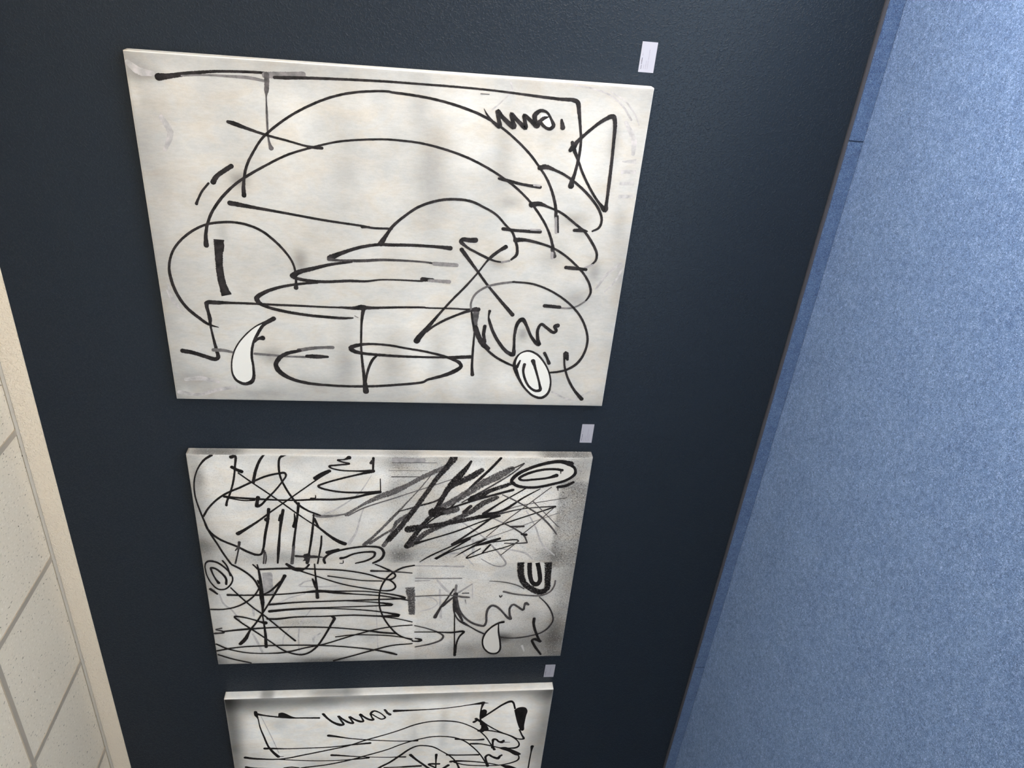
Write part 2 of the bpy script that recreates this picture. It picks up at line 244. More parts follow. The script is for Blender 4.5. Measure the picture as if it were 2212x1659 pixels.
# ------------------------------------------------------------------ paintings
DATA = [
[
('paint_stroke',0.16,'',[11612,2564,45,11540,1920,53,11385,1361,53,11066,895,62,10690,581,71]),
('paint_stroke',0.14,'',[11500,1378,38,11226,836,46,10855,481,48,10547,302,41]),
('paint_stroke',0.14,'',[10725,5016,55,11014,4714,47,11335,4458,56,11557,4517,48]),
('paint_stroke',0.12,'',[10600,736,121,10055,391,167,9644,345,130]),
('paint_stroke',0.13,'f',[9375,670,42,9402,196,169]),
('paint_stroke',0.13,'f',[9037,661,128,9065,161,129]),
('paint_stroke',0.12,'f',[8652,644,104,8678,163,131]),
('paint_stroke',0.12,'f',[8217,621,132,8242,136,115]),
('paint_stroke',0.14,'',[5851,154,116,5457,591,107,4873,915,78]),
('paint_stroke',0.13,'',[5667,80,86,5185,278,68,4789,584,59]),
('paint_stroke',0.13,'',[4254,15492,62,3847,15365,65,3486,15066,48]),
('paint_stroke',0.12,'',[4482,15442,52,4031,15361,54,3714,15200,55]),
('paint_stroke',0.14,'',[294,15587,161,203,14949,127,430,14228,155,550,13606,125]),
('paint_stroke',0.13,'',[822,15307,134,887,14785,179,745,14196,106]),
('paint_stroke',0.12,'',[9874,14909,157,9446,14714,187,8910,14931,105]),
('paint_stroke',0.12,'',[11367,15637,153,11148,15361,226,11105,14986,145]),
('paint_stroke',0.13,'',[598,2026,75,279,1258,68,631,568,69]),
('paint_stroke',1,'',[11018,14841,208,11057,14574,158,11159,14036,124,11270,13320,83,11318,12607,77,11332,12142,78,11335,11748,71]),
('paint_stroke',0.5,'',[11097,14184,42,11160,13508,56,11172,12976,71,11168,12263,93,11114,11854,80]),
('paint_stroke',0.5,'',[11275,11807,183,11313,11246,183,11368,10700,154]),
('paint_stroke',1,'',[11227,11540,92,11241,11178,106,11265,10815,92,11304,9718,78,11332,8237,72,11328,7500,67,11318,6129,67,11285,4935,64,11212,3720,84,11170,2900,100,11165,2488,130,11089,2355,151,10859,2297,123,10430,2204,91,9952,2117,84,9458,2117,95,8909,2185,113,8629,2250,158,8486,2263,202]),
('paint_stroke',0.75,'',[11289,11762,153,11007,11772,138,10828,11796,130,10702,11812,55,10213,11830,67,9621,11843,60,9396,11833,61,9246,11806,94,9152,11775,150]),
('paint_stroke',1,'',[7618,12720,148,7948,12703,107,8268,12648,89,8627,12531,87,8986,12332,78,9421,12036,77,9722,11717,77,10085,11248,77,10433,10673,77,10772,9919,78,10965,9171,75,11052,8236,72,11032,8080,76,11009,7690,80,10929,6903,80,10771,6103,85,10514,5285,86,10180,4650,80,9829,4167,77,9428,3712,82,9053,3379,78,8669,3083,84,8251,2865,94,7800,2706,104,7381,2637,114]),
('paint_stroke',0.35,'',[7381,2646,79,6863,2579,89]),
('paint_stroke',1,'',[7451,2583,62,6889,2510,62]),
('paint_stroke',1,'',[5896,14054,168,6162,14040,126,6460,13988,107,6661,13924,97,7000,13772,95,7508,13412,95,7932,12990,88,8210,12623,88,8534,12103,81,8968,11315,74,9244,10541,68,9462,9771,68,9573,9003,65,9627,8233,65,9619,7871,72,9584,7267,72,9431,6449,77,9174,5614,82,8880,4970,83,8631,4530,79,8337,4080,80,7888,3566,81,7550,3271,86,7118,2962,82,6672,2736,92,6260,2601,111]),
('paint_stroke',0.9,'',[6270,2641,129,6024,2544,146]),
('paint_stroke',0.3,'',[6134,2635,105,5965,2625,105]),
('paint_stroke',1,'',[9865,12994,101,9821,12816,140,9681,12387,94,9527,11842,78,9409,11289,71,9279,10729,71,9248,10465,94,9243,10237,93]),
('paint_stroke',1,'',[8529,13018,145,8372,13251,144,8182,13496,143,7997,13621,171]),
('paint_stroke',1,'',[7950,13765,71,7658,14005,72,7389,14150,80,7273,14201,102]),
('paint_stroke',1,'',[7350,13178,160,7326,13007,160,7235,12396,110,7098,11428,85,6926,10246,81,6794,9041,78,6743,8736,78,6745,8082,78]),
('paint_stroke',1,'',[6767,9041,112,6765,8818,77]),
('paint_stroke',1,'',[2930,13974,30,3039,14295,99,3291,14597,116,3677,14961,113,4220,15217,107,4756,15319,101,5111,15312,86,5553,15176,82,5951,14911,82,6331,14484,84,6584,14029,80,6689,13591,83,6720,13122,85,6642,12659,87,6479,12279,88,6176,11903,88,5843,11604,84,5501,11382,74,5148,11279,72,4741,11269,83,4511,11281,158]),
('paint_stroke',1,'f',[6117,13642,327,5880,13654,318,5619,13688,263,5267,13716,236,4912,13712,241,4598,13683,255,4327,13629,295,4145,13585,341]),
('paint_stroke',1,'',[1976,15272,173,1921,14964,164,1783,14557,155,1676,14229,164,1730,14113,143,2119,14141,115,2559,14192,83,2993,14229,82,3256,14222,137,3515,14252,112,3748,14280,134,3852,14248,153,3864,13920,150,3870,13509,99,3868,12684,85,3853,12062,85,3846,11225,81,3830,10381,72,3831,9701,72]),
('paint_stroke',1,'',[3836,9829,77,3824,9359,134,3862,9101,201,3853,8844,124,3910,7807,86,3936,6937,77,3925,6862,67,3932,5983,68,3923,5318,78,3959,5121,136]),
('paint_stroke',1,'',[3798,9038,154,3604,9071,120,3263,9110,87,2770,9130,79,2268,9137,80,1604,9097,99,1029,9041,128,469,8989,221]),
('paint_stroke',1,'',[2005,8558,67,1820,8728,102,1506,8865,100,1137,8959,90,764,9008,73]),
('paint_stroke',1,'',[6157,6122,160,6184,6503,115,6204,7343,106,6183,8174,114,6184,8452,105,6067,9071,113,5841,9692,138,5637,10109,214]),
('paint_stroke',0.85,'',[5590,10152,135,5565,9906,90,5579,9078,108,5643,8327,90,5625,6981,68,5592,6695,77]),
('paint_stroke',0.42,'',[5581,6644,145,5559,5883,137]),
('paint_stroke',1,'',[5529,9411,80,5400,10117,106,5216,10742,141,5086,11160,174,4946,11364,204]),
('paint_stroke',1,'',[4875,11335,111,4799,10968,120,4769,10346,110,4835,9508,101,4845,8919,83,4919,8454,60,4936,7818,60,4930,7048,70,4936,7018,69]),
('paint_stroke',1,'',[4991,7028,167,4987,6676,121]),
('paint_stroke',0.45,'',[4959,6804,102,4940,6114,140]),
('paint_stroke',1,'',[4733,10556,82,4653,11182,91,4513,11811,108,4284,12363,140,4081,12605,170,3929,12555,159,3795,12358,116,3648,11866,116,3511,11031,106,3445,10182,107,3427,9711,97,3447,9409,58]),
('paint_stroke',0.6,'',[3532,9343,29,3463,9228,29]),
('paint_stroke',0.6,'',[2041,14234,131,2036,13895,122,1961,13563,77]),
('paint_stroke',0.6,'',[1932,12838,92,1879,12067,87,1860,11852,71,1850,11112,92]),
('paint_stroke',1,'',[1883,11045,133,1881,10761,174,1878,10322,92]),
('teardrop_fill',0,'p',[3161,12404,27,2996,12712,27,2694,13031,26,2291,13363,25,1887,13548,25,1480,13650,26,1070,13645,28,814,13495,31,742,13240,31,877,13054,26,1396,12968,26,1853,12974,26,2305,12885,25,2704,12713,25]),
('teardrop',1,'',[3328,12140,118,3211,12359,77,3020,12710,49,2743,13027,48,2340,13358,51,1936,13565,50,1479,13672,51,1070,13667,69,813,13539,104,689,13288,127,773,13062,153,932,12962,121,1397,12933,88,1854,12952,91,2306,12873,92,2705,12692,109,3077,12453,111,3229,12231,125,3330,12098,168]),
('paint_stroke',1,'',[2407,12801,71,2534,12663,102,2563,12525,185]),
('paint_stroke',0.65,'',[2264,10134,131,2254,10440,111,2206,10878,130,2113,11317,159]),
('paint_stroke',1,'',[2104,11274,119,1964,11759,146,1779,12008,162,1521,12143,165,1266,12064,190,988,11729,147,792,11164,128,697,10274,101,681,9145,102,739,8234,102,933,6858,102,1005,6781,101,1207,6188,137,1431,5735,167,1621,5536,143,1777,5613,138,1901,5848,122,2022,6173,102,2184,6814,92,2336,7715,86,2393,8015,91,2444,8680,91,2410,9121,120,2320,9431,167,2247,9520,172,2134,9390,162,2065,9126,123,2008,8460,113,1976,7788,103,1965,6885,88,1978,6080,88]),
('paint_stroke',1,'',[1970,5988,135,2023,5212,146]),
('paint_stroke',1,'',[1277,5100,139,1606,5133,97,2129,5140,87,2644,5133,78,3100,5119,72,3399,5119,81,3794,5088,81]),
('paint_stroke',0.75,'',[3892,5094,197,3695,5118,234,3448,5135,197,3101,5092,171]),
('paint_stroke',1,'',[3225,5099,181,2803,4938,193,2503,4736,199,2394,4592,166]),
('paint_stroke',1,'',[3933,5043,166,3884,5316,127,3723,5708,92,3486,6186,97,3200,6620,87,3018,6837,115]),
('paint_stroke',1,'',[2621,7175,232,2760,7097,205,2991,6925,177,3698,6415,92,4245,5997,83,4736,5582,82,5267,5177,68,5740,4861,71,5929,4701,117,6143,4458,117,6287,4254,162]),
('paint_stroke',1,'',[6130,5740,147,5891,5557,130,5405,5185,96,4908,4805,93,4402,4372,108,4075,4080,127,3766,3807,146]),
('paint_stroke',1,'',[6484,5292,186,6467,5461,168,6486,5715,141,6417,5775,145,6227,5575,96,6041,5223,88,5876,4870,94,5762,4560,68,5737,4298,50]),
('paint_stroke',0.45,'',[5735,4341,73,5796,4085,73]),
('paint_stroke',1,'',[5845,4024,77,6034,3854,107,6282,3858,94,6503,3929,93,6806,4061,80,7057,4315,76,7392,4651,78,7634,5099,82,7807,5537,91,7839,6176,90,7748,6679,90,7525,7221,90,7151,7720,94,6826,8055,102,6503,8266,127,6216,8436,196]),
('paint_stroke',1,'',[8603,4655,84,8554,4397,109,8455,3877,93,8406,3443,111,8393,3278,111]),
('paint_stroke',0.25,'',[8446,3490,60,8439,3296,60]),
('paint_stroke',1,'',[6922,4390,122,6888,4004,105,6878,3491,114,6877,3126,123]),
('paint_stroke',0.3,'',[6937,3453,61,6939,3132,62]),
('paint_stroke',1,'',[9021,3355,160,9065,3168,158,8977,2859,95,8828,2499,87,8533,2029,87,8166,1587,92,7743,1218,90,7391,1070,85,7115,1129,90,6986,1337,66]),
('paint_stroke',1,'',[6973,1516,54,6997,1699,128,6984,1966,110]),
('paint_stroke',1,'',[7794,3513,185,7838,3256,157,7744,2941,82,7568,2481,82,7169,1900,87,6955,1603,87,6554,1278,96,6203,1079,87,5951,1074,84,5759,1218,62]),
('paint_stroke',0.3,'',[5770,1175,76,5648,1426,86]),
('paint_stroke',1,'',[5589,1374,111,5619,1779,130,5638,2093,129]),
('paint_stroke',1,'',[6547,3932,178,6570,3634,124,6474,3106,93,6337,2657,83,6085,2190,83,5692,1700,83,5377,1390,83,5007,1161,84,4721,1095,88,4450,1200,64,4348,1301,40]),
('paint_stroke',0.55,'',[4374,1258,65,4193,1509,65,4100,1773,70,4098,2092,69]),
('paint_stroke',1,'',[4126,2141,127,4160,2690,136]),
('paint_stroke',0.65,'',[3885,5294,67,4175,5310,67,4515,5176,78,4789,4841,80,4922,4455,80,5032,3847,76]),
('paint_stroke',1,'',[5030,3891,70,4974,3177,79,4715,2479,78,4304,1843,82,3827,1371,86,3283,1068,86,2825,950,90,2301,1008,96,1871,1215,112,1594,1563,104,1488,1886,93,1442,2215,76]),
('paint_stroke',1,'',[3885,5285,67,3396,5199,76,2901,5035,87,2401,4684,90,2050,4291,99,1824,3902,96,1689,3610,82]),
('paint_stroke',1,'',[3884,4634,108,3662,4655,58,3515,4622,99,3071,4456,114,2622,4195,126,2270,3891,141,2172,3660,177,2433,3645,112,2996,3665,102,3476,3578,142,3596,3430,166,3411,3290,118,2964,3073,105,2653,2835,141,2605,2732,154,2819,2800,129,3225,2836,113,3430,2729,111,3286,2507,114,3117,2257,123,3171,2161,114,3371,2230,133,3400,2127,164]),
('paint_stroke',1,'',[3286,4765,127,2959,4789,127,2657,4724,109]),
('face_fill',0,'p',[1967,3517,30,2207,3374,31,2303,3103,31,2172,2763,29,1837,2470,28,1360,2244,28,926,2159,29,566,2217,32,394,2416,34,471,2738,31,795,3081,29,1251,3360,28,1596,3508,28]),
('smiling_face',1,'',[1595,3532,159,1807,3573,114,2072,3502,79,2233,3377,57,2334,3106,78,2198,2766,83,1837,2447,71,1361,2206,61,927,2125,73,539,2189,100,339,2411,119,415,2733,94,767,3103,83,1170,3353,114,1595,3532,168]),
('smiling_face',1,'',[1921,2889,167,1721,2813,112,1349,2681,89,917,2542,95,687,2500,135,639,2658,119,799,2914,94,1122,3111,99,1497,3217,99,1764,3194,124]),
('paint_stroke',1,'',[1918,3372,69,1650,3466,129]),
('paint_stroke',1,'',[2258,2491,121,2051,2375,102,1842,2282,140]),
('paint_stroke',1,'',[2020,1605,112,2282,1693,190,2017,1718,86,1645,1655,80,1162,1463,90,673,1161,107,316,846,158]),
('paint_stroke',1,'',[9639,2425,129,9755,2333,172,9946,2209,120,10290,1874,102,10613,1498,117,10763,1184,150,10618,1103,134,10015,1049,103,9397,1020,104,8675,1000,115,7933,992,117,7745,1005,188,7922,1199,102,8301,1517,84,8883,1901,84,9333,2131,83,9694,2317,132,9886,2392,107]),
('paint_fill',0,'p',[10706,3465,23,10678,3297,24,10451,3148,24,10333,3127,25,10325,3259,24,10436,3387,24,10587,3494,24]),
('signature',1,'',[10739,5279,16,10560,5166,56,10339,4948,95,10233,4756,144,10427,4791,122,10696,4852,134,10513,4675,127,10252,4306,166,10454,4364,122,10638,4421,124,10463,4222,119,10251,3935,150,10439,3973,114,10617,4010,126,10488,3813,118,10314,3569,142,10467,3523,108]),
('signature',1,'',[10459,3646,139,10634,3679,156,10789,3514,110,10756,3305,78,10531,3137,88,10357,3055,125,10259,3169,104,10320,3342,95,10470,3482,107,10570,3389,121,10618,3249,40]),
('signature',1,'',[10551,2815,82,10324,2751,156]),
('paint_stroke',0.8,'',[11170,5407,23,11172,5147,23])],
[
('paint_stroke',0.25,'',[10642,8787,24,9732,9304,52,8899,10270,74,8651,10734,76]),
('paint_stroke',0.25,'',[7113,9738,155,7684,9453,98,8549,9246,63,8948,9125,48]),
('paint_stroke',0.22,'',[7768,5844,73,7078,5291,54,5927,4573,55]),
('paint_stroke',0.4,'',[7012,3814,82,6410,3357,81,5909,3088,83,5771,3224,102,5803,3563,64,6199,4174,41]),
('paint_stroke',0.22,'',[7286,4589,130,6477,4543,107]),
('paint_stroke',0.28,'',[8284,5147,66,7761,4516,67,7282,3997,67]),
('paint_stroke',0.4,'',[8435,3792,68,8070,3157,69]),
('paint_stroke',0.3,'',[6627,5963,106,6543,5675,141,6548,5102,87]),
('paint_stroke',0.25,'',[6793,3427,86,6678,2795,97,6509,2278,103,6174,1951,67]),
('paint_stroke',0.25,'',[8844,2453,66,8013,2006,66,7049,1618,78,6385,999,66]),
('paint_stroke',0.22,'',[4786,11873,91,5004,11623,75,5081,11220,66]),
('paint_stroke',0.22,'',[4729,11836,67,4694,10834,67,4781,10022,56]),
('paint_stroke',0.2,'',[3493,13882,106,3028,13879,90]),
('paint_stroke',0.2,'',[1903,14011,95,1225,13816,114,724,13688,105]),
('paint_stroke',0.2,'',[1191,12776,59,1681,12704,64,2513,12241,57]),
('paint_stroke',0.22,'',[794,12084,76,1905,12046,67,2504,11911,64,3493,11370,56]),
('paint_stroke',0.25,'',[4317,15195,72,3749,15055,88,3398,14771,82,2810,14503,60]),
('paint_stroke',0.2,'',[3489,8642,42,1802,8607,43,546,8568,52]),
('paint_stroke',0.2,'',[3756,12817,76,4088,12273,66,4303,11657,56]),
('paint_stroke',0.2,'',[1333,11424,93,1580,11413,100,1877,11106,66]),
('paint_fill',0.32,'p',[5542,13346,33,5551,13169,33,5537,12967,27,4944,12957,24,4340,12947,25,4332,13146,34,4336,13345,27,4950,13355,24]),
('paint_stroke',0.22,'',[4421,5889,92,2703,5783,121]),
('paint_stroke',0.2,'',[4684,4465,38,3985,4425,51]),
('paint_stroke',0.25,'',[4996,6014,95,4475,5659,118,4180,5393,92]),
('paint_stroke',0.3,'',[5849,6986,55,5820,6042,66,5783,4924,111]),
('paint_stroke',0.45,'',[5135,6972,51,5098,6017,74,5092,4972,74]),
('paint_stroke',0.35,'',[4966,6968,57,4990,6346,51]),
('paint_stroke',0.35,'',[4243,5057,100,4742,4490,77]),
('paint_stroke',0.2,'',[4027,6487,57,3903,6145,65,3605,5966,53,3314,6212,69,3147,6676,59]),
('paint_stroke',0.25,'',[770,1914,110,408,1789,74]),
('paint_stroke',0.2,'',[7401,5694,56,6646,5050,56,5816,4468,47]),
('paint_stroke',0.4,'f',[11371,7989,231,11383,6700,204]),
('paint_stroke',0.7,'',[11255,7988,32,11271,6244,23]),
('paint_stroke',0.8,'',[10576,8003,43,10583,6945,33]),
('paint_stroke',0.6,'',[10881,8117,19,10883,6611,19]),
('paint_stroke',0.7,'d',[8650,9819,159,9047,9315,103,9540,8547,236,9833,7930,283,10174,7355,204,10560,6792,212,10848,6306,212,11134,5861,179,11439,5684,168]),
('paint_stroke',0.65,'',[8600,9744,67,8998,9124,67,9492,7928,63,9738,7348,48,10179,6284,43,10471,5603,38]),
('paint_stroke',0.6,'',[8627,11114,100,8577,10850,150,8601,10279,110,8700,9818,59]),
('paint_stroke',0.75,'d',[7055,9109,198,7472,8751,121,8546,7922,117,9345,7342,53,10031,6856,43,10848,6344,34]),
('paint_stroke',0.75,'d',[7133,8872,147,7574,8358,107,7934,7918,121,8241,7795,185,8646,7331,162]),
('paint_stroke',0.75,'d',[6996,8318,187,7779,7917,149]),
('paint_stroke',1,'',[11551,14751,112,11348,15018,92,11008,15266,64,10551,15459,59,10089,15548,61,9525,15560,64,8950,15481,67,8413,15377,78,7766,15226,81,7155,14992,84,6583,14785,85,6079,14567,92]),
('paint_stroke',1,'',[8585,15366,92,8998,15131,83,9431,14758,87,9741,14366,92,10026,13833,93,10310,13339,93,10592,12775,94,10711,12333,96,10735,12114,107,10620,12067,83,10339,12211,74,9866,12535,77,9483,12855,87,9144,13138,113,9105,13271,173,9289,13253,132,9530,13201,167]),
('paint_stroke',1,'',[8413,15377,66,7866,15253,99,7409,14891,105,6967,14180,107,6704,13822,119,6543,13491,121,6568,13316,104,6881,13197,96,7653,13063,113,8307,12922,112,8949,12838,133]),
('paint_stroke',1,'',[11470,14040,157,11516,13895,115,11019,13940,81,10375,14053,82,9813,14214,76,9288,14409,94,9134,14439,101]),
('paint_stroke',1,'',[10996,14049,153,10883,13900,137,10793,13729,175]),
('paint_stroke',1,'',[10723,13843,63,10332,13445,68,9770,12835,69,9242,12280,70,8752,11786,70,8252,11244,62,8049,10986,91,7535,10505,131,7221,10126,180,7114,9914,195]),
('paint_stroke',1,'',[7684,14127,186,7835,13915,142,8308,13314,94,8851,12715,75,9532,11929,66,10369,10964,65,10629,10659,82,10841,10412,154]),
('paint_stroke',1,'',[10487,10959,180,10722,10692,122,10873,10429,89]),
('paint_stroke',1,'',[11617,12808,75,11345,12988,102,10843,13188,114,10263,13325,129]),
('paint_stroke',1,'',[11671,11931,111,11580,12098,125,11443,12249,91,11079,12309,90,10572,12288,80,10104,12153,85,9581,11926,89,9194,11688,104,8875,11329,91,8627,10848,78]),
('paint_stroke',1,'',[9242,11666,119,8653,11735,94,7748,11879,88,6975,11991,116]),
('paint_stroke',0.75,'',[6974,11980,115,6065,12097,148]),
('paint_stroke',1,'',[8053,11900,174,8354,11846,113,8727,11855,38]),
('paint_stroke',1,'',[8900,12283,126,8306,12396,128,7649,12495,87,6927,12580,130,6082,12674,78]),
('paint_stroke',1,'',[8381,12447,142,8654,12411,67]),
('paint_stroke',1,'',[8407,12952,213,8457,12911,170]),
('paint_stroke',0.85,'',[6776,13158,61,6063,13250,66]),
('paint_stroke',0.85,'',[6697,13126,39,6354,13120,54,6062,13172,54]),
('paint_stroke',1,'',[8751,11089,53,8050,11158,95,7229,11272,97,6601,11378,90,6068,11482,135]),
('paint_stroke',1,'',[8452,11083,108,8049,10948,88]),
('paint_stroke',1,'',[7537,10834,69,7070,10871,86,6490,10972,71,6035,11050,67]),
('paint_stroke',0.85,'',[7225,14119,127,6786,14196,72,6077,14375,73]),
('paint_stroke',0.85,'',[6787,14310,51,6983,14178,84]),
('paint_stroke',0.9,'',[6458,11911,128,6434,11679,107,6415,11406,160,6412,11172,149,6381,10780,32]),
('paint_fill',0.9,'p',[6560,11587,32,6600,11359,31,6441,11327,24,6281,11354,24,6067,11423,28,6058,11541,29,6230,11541,30,6167,11661,28,6310,11587,23,6417,11641,27]),
('paint_stroke',1,'',[9575,14472,115,9514,13951,92,9458,13225,101,9411,12492,82,9398,11751,82,9438,11003,102,9439,10253,107,9538,9496,116,9709,8926,115,9822,8470,154]),
('paint_stroke',1,'',[9822,8470,145,9791,9114,102,9803,9867,92,9897,10426,91,10039,10811,103,10110,10856,103,10253,10599,88,10517,9850,88,10685,9289,93,10853,8729,166]),
('paint_stroke',1,'',[10853,8748,159,10849,9287,79,10890,10025,70,11003,10352,78,11072,10404,89,11135,10054,78,11203,9631,84,11284,9904,68,11373,10084,79,11399,9828,68,11492,9643,185]),
('paint_stroke',1,'',[10923,8729,74,11479,8714,103]),
('paint_stroke',0.9,'',[11248,8801,139,11340,8763,116]),
('paint_stroke',1,'',[10478,8450,38,9880,8440,46]),
('paint_stroke',1,'',[9527,14386,67,9385,13780,63,9395,13340,67]),
('paint_stroke',1,'',[9476,11151,124,9510,11000,60,9655,10983,30]),
('spiral_eye',1,'',[6059,10753,106,6274,10784,116,6539,10578,100,6747,10139,99,6901,9545,100,6959,8952,100,6865,8437,117,6570,8310,120,6248,8438,117,6034,8761,94]),
('spiral_eye',1,'',[6320,10092,139,6346,9953,115,6555,9552,89,6657,9035,101,6627,8697,116,6413,8718,100,6173,9040,100,6032,9482,75]),
('spiral_eye',1,'',[6646,10633,177,6801,10177,125]),
('paint_stroke',1,'',[6040,10139,38,6050,10008,44,6185,9996,36]),
('paint_stroke',0.95,'d',[11533,5593,321,11276,5715,252,10993,5893,223,10516,6219,197,9838,6581,197,9097,6989,210,8189,7520,233,7311,8105,239]),
('paint_stroke',1,'d',[11354,4900,109,11047,5055,180,10665,5304,273,10279,5595,252,9545,5952,214,8746,6276,198,8390,6541,174,7980,6807,173,7566,7036,225,6961,7345,272]),
('paint_stroke',0.95,'d',[10933,4453,212,10668,4765,280,10377,5213,259,10085,5625,174,9446,6104,95,9097,6950,79,8823,7723,50]),
('paint_stroke',1,'',[11529,3725,114,11103,4021,112,10381,4593,122,9744,5103,73,8846,5768,76,8390,6343,63,7722,6920,57]),
('paint_stroke',0.75,'d',[11014,3239,236,10675,3718,343,10334,4279,343,9893,4837,324,9447,5401,298,9022,6011,272]),
('paint_stroke',0.9,'',[11279,2776,66,11038,3202,57,11013,3356,86]),
('paint_stroke',0.8,'',[11232,2791,55,10775,3219,66,10092,4067,77,9548,4818,68,9298,5159,58]),
('paint_stroke',1,'d',[8846,5925,404,8771,6296,455]),
('paint_stroke',0.8,'d',[8947,5378,302,8821,5767,333]),
('paint_stroke',1,'',[9423,4831,212,9548,4739,212]),
('paint_stroke',0.95,'d',[9523,4738,278,9623,4469,295,9896,4054,196,10143,3482,196,10316,3102,128,10391,2715,79]),
('paint_stroke',0.95,'',[9948,3111,129,9699,3843,109,9424,4614,109,9098,5385,90,8897,5927,90]),
('paint_stroke',0.9,'d',[9550,3753,208,9249,4287,255,8795,4776,237,8439,5354,231,8080,5936,242,7719,6522,249,7250,6990,225,7013,7185,222]),
('paint_stroke',1,'d',[7879,7299,360,8006,6808,288]),
('paint_stroke',0.95,'d',[7981,6926,237,8183,5741,217,8386,4953,196,8590,4165,185,8717,3571,124]),
('paint_stroke',0.9,'',[8702,3570,93,8972,2586,51,9099,1261,72]),
('paint_stroke',0.95,'',[8795,5054,152,9098,4793,151]),
('paint_stroke',1,'',[8702,4232,148,9250,3611,79,10024,2602,59]),
('paint_stroke',1,'',[8692,4211,103,8819,3539,132,9552,2638,79,10002,2003,44]),
('paint_stroke',1,'',[9074,1258,83,8689,2154,62,8174,3328,73,7551,4503,79,7052,5452,126]),
('paint_stroke',1,'',[8589,3562,103,8281,4305,67,7765,5323,78,7300,6510,89,7118,6987,157]),
('paint_stroke',1,'',[8539,4402,226,8589,3562,72]),
('paint_stroke',1,'',[8564,3801,99,7866,4522,95,7185,5296,107,7052,5452,143]),
('paint_stroke',1,'',[6076,6802,31,6388,6403,79,6946,5488,68,7393,4697,106,6917,5283,78,6490,5836,89,6233,6154,130,6596,5595,69,7019,4676,59,7362,4043,91,7018,4472,78,6591,5022,68,6311,5378,0,6591,5022,58,7070,4270,59,7385,3410,91,7121,3945,107,6975,4449,81]),
('paint_stroke',1,'',[6991,4449,76,7172,3661,54,7284,2722,65,7219,2654,52,6952,3025,60,6581,4033,60,6272,4820,77,6424,4725,57,6800,4253,58]),
('paint_stroke',1,'',[7002,3855,99,6555,4155,70]),
('paint_stroke',0.8,'',[7219,2633,46,6437,3338,42]),
('paint_stroke',0.75,'',[9556,826,26,9048,2995,36,8743,3573,56]),
('paint_stroke',0.8,'',[10103,1534,34,9251,2370,39,8382,3223,40,7442,4049,35]),
('paint_stroke',0.85,'',[9048,1296,40,8326,1873,40,7645,2465,46]),
('paint_stroke',0.5,'',[8791,981,26,8275,2114,32,7702,3291,32,7179,4481,27]),
('paint_stroke',0.7,'',[9352,2218,52,8843,1763,35,7982,1011,36]),
('paint_stroke',0.75,'',[9699,3526,47,9351,2901,65,8638,1905,78,7957,1299,84,7584,1049,65]),
('paint_stroke',0.8,'',[8174,3328,68,7911,2899,72,7538,2455,77,7162,2276,59]),
('paint_stroke',0.8,'',[7119,2272,76,7084,2705,65,7089,3243,49]),
('paint_stroke',1,'',[7564,2355,138,7592,2543,95]),
('paint_stroke',0.9,'',[8017,3071,74,8015,2703,105,8025,2500,95]),
('eye_fill',0,'p',[10389,3108,26,10680,2976,28,10972,2533,29,11217,1813,29,11293,1232,29,11129,817,26,10841,702,26,10548,945,30,10324,1518,30,10149,2296,30,10219,2936,29]),
('spiral_eye',1,'',[11273,874,252,11387,1321,171,11312,1823,154,11019,2577,154,10680,3055,169,10388,3207,140,10170,2972,148,10075,2289,124,10251,1510,125,10499,900,134,10793,636,130,11058,689,107,11248,911,170]),
('spiral_eye',1,'',[10958,1193,133,11004,1435,120,10976,1984,121,10755,2630,131,10536,2905,126,10449,2799,111,10481,2328,113,10567,1743,113,10691,1400,187]),
('spiral_eye',1,'',[10104,1274,131,10179,941,146,10353,661,120]),
('paint_stroke',1,'',[10079,1271,56,9915,1244,28]),
('paint_stroke',1,'',[10943,1250,63,10789,1229,32]),
('paint_fill',0,'p',[5955,2311,25,5276,2207,25,4697,1981,28,4398,1562,34,4452,1307,31,5033,1302,26,5943,1377,26]),
('nested_arch',1,'fd',[6001,2442,313,5393,2388,295,4817,2208,283,4432,1826,310,4218,1370,309,4419,1129,259,5030,1151,271,5987,1232,343]),
('nested_arch',1,'f',[5980,2051,203,5273,1971,203,4810,1820,209,4691,1635,271,4863,1501,204,5380,1553,195,5975,1699,201]),
('paint_stroke',1,'',[5969,8671,63,5812,8389,79,5474,7901,92,5278,7818,79,5085,8022,101,5147,8390,88,5407,8998,82,5642,10001,82,5729,11192,82,5778,11979,109,5772,12763,103,5744,13447,102]),
('oval_face',1,'',[5907,15600,57,6119,15546,69,6223,15421,100,6166,15122,100,5897,14844,85,5572,14644,70,5245,14559,67,4918,14667,74,4646,14928,79,4651,15200,82,4986,15438,62,5478,15578,55,5907,15600,60]),
('oval_face',1,'',[5009,15145,142,5256,15255,77,5690,15363,81,5851,15365,108,5822,15215,100,5577,14991,94,5249,14830,100,4932,14849,102]),
('paint_stroke',1,'',[6243,14867,75,5949,14724,74,5410,14640,67]),
('paint_stroke',1,'',[4657,15512,136,4374,15268,84]),
('paint_stroke',1,'',[6026,14524,94,5781,14200,98,5452,13879,96,5121,13672,90,4732,13545,91]),
('paint_stroke',1,'',[6016,13678,68,5745,13486,88]),
('paint_stroke',1,'',[6013,13504,56,5555,13462,97,5062,13441,128,4730,13446,151,4282,13461,193,3828,13455,170,3483,13473,105,3136,13507,69,2547,13490,71,1887,13477,116,1091,13506,151]),
('paint_stroke',1,'',[5119,13554,70,4953,13508,97]),
('paint_stroke',1,'',[6025,12317,122,5779,12057,188,5667,11827,130,5799,11544,95,5987,11409,87]),
('paint_stroke',1,'',[5640,11789,81,5272,11012,71,4837,10021,72,4565,9007,73,4440,8390,74,4460,7977,96,4629,7813,82,4886,7897,83,5087,8144,82,5061,8267,78]),
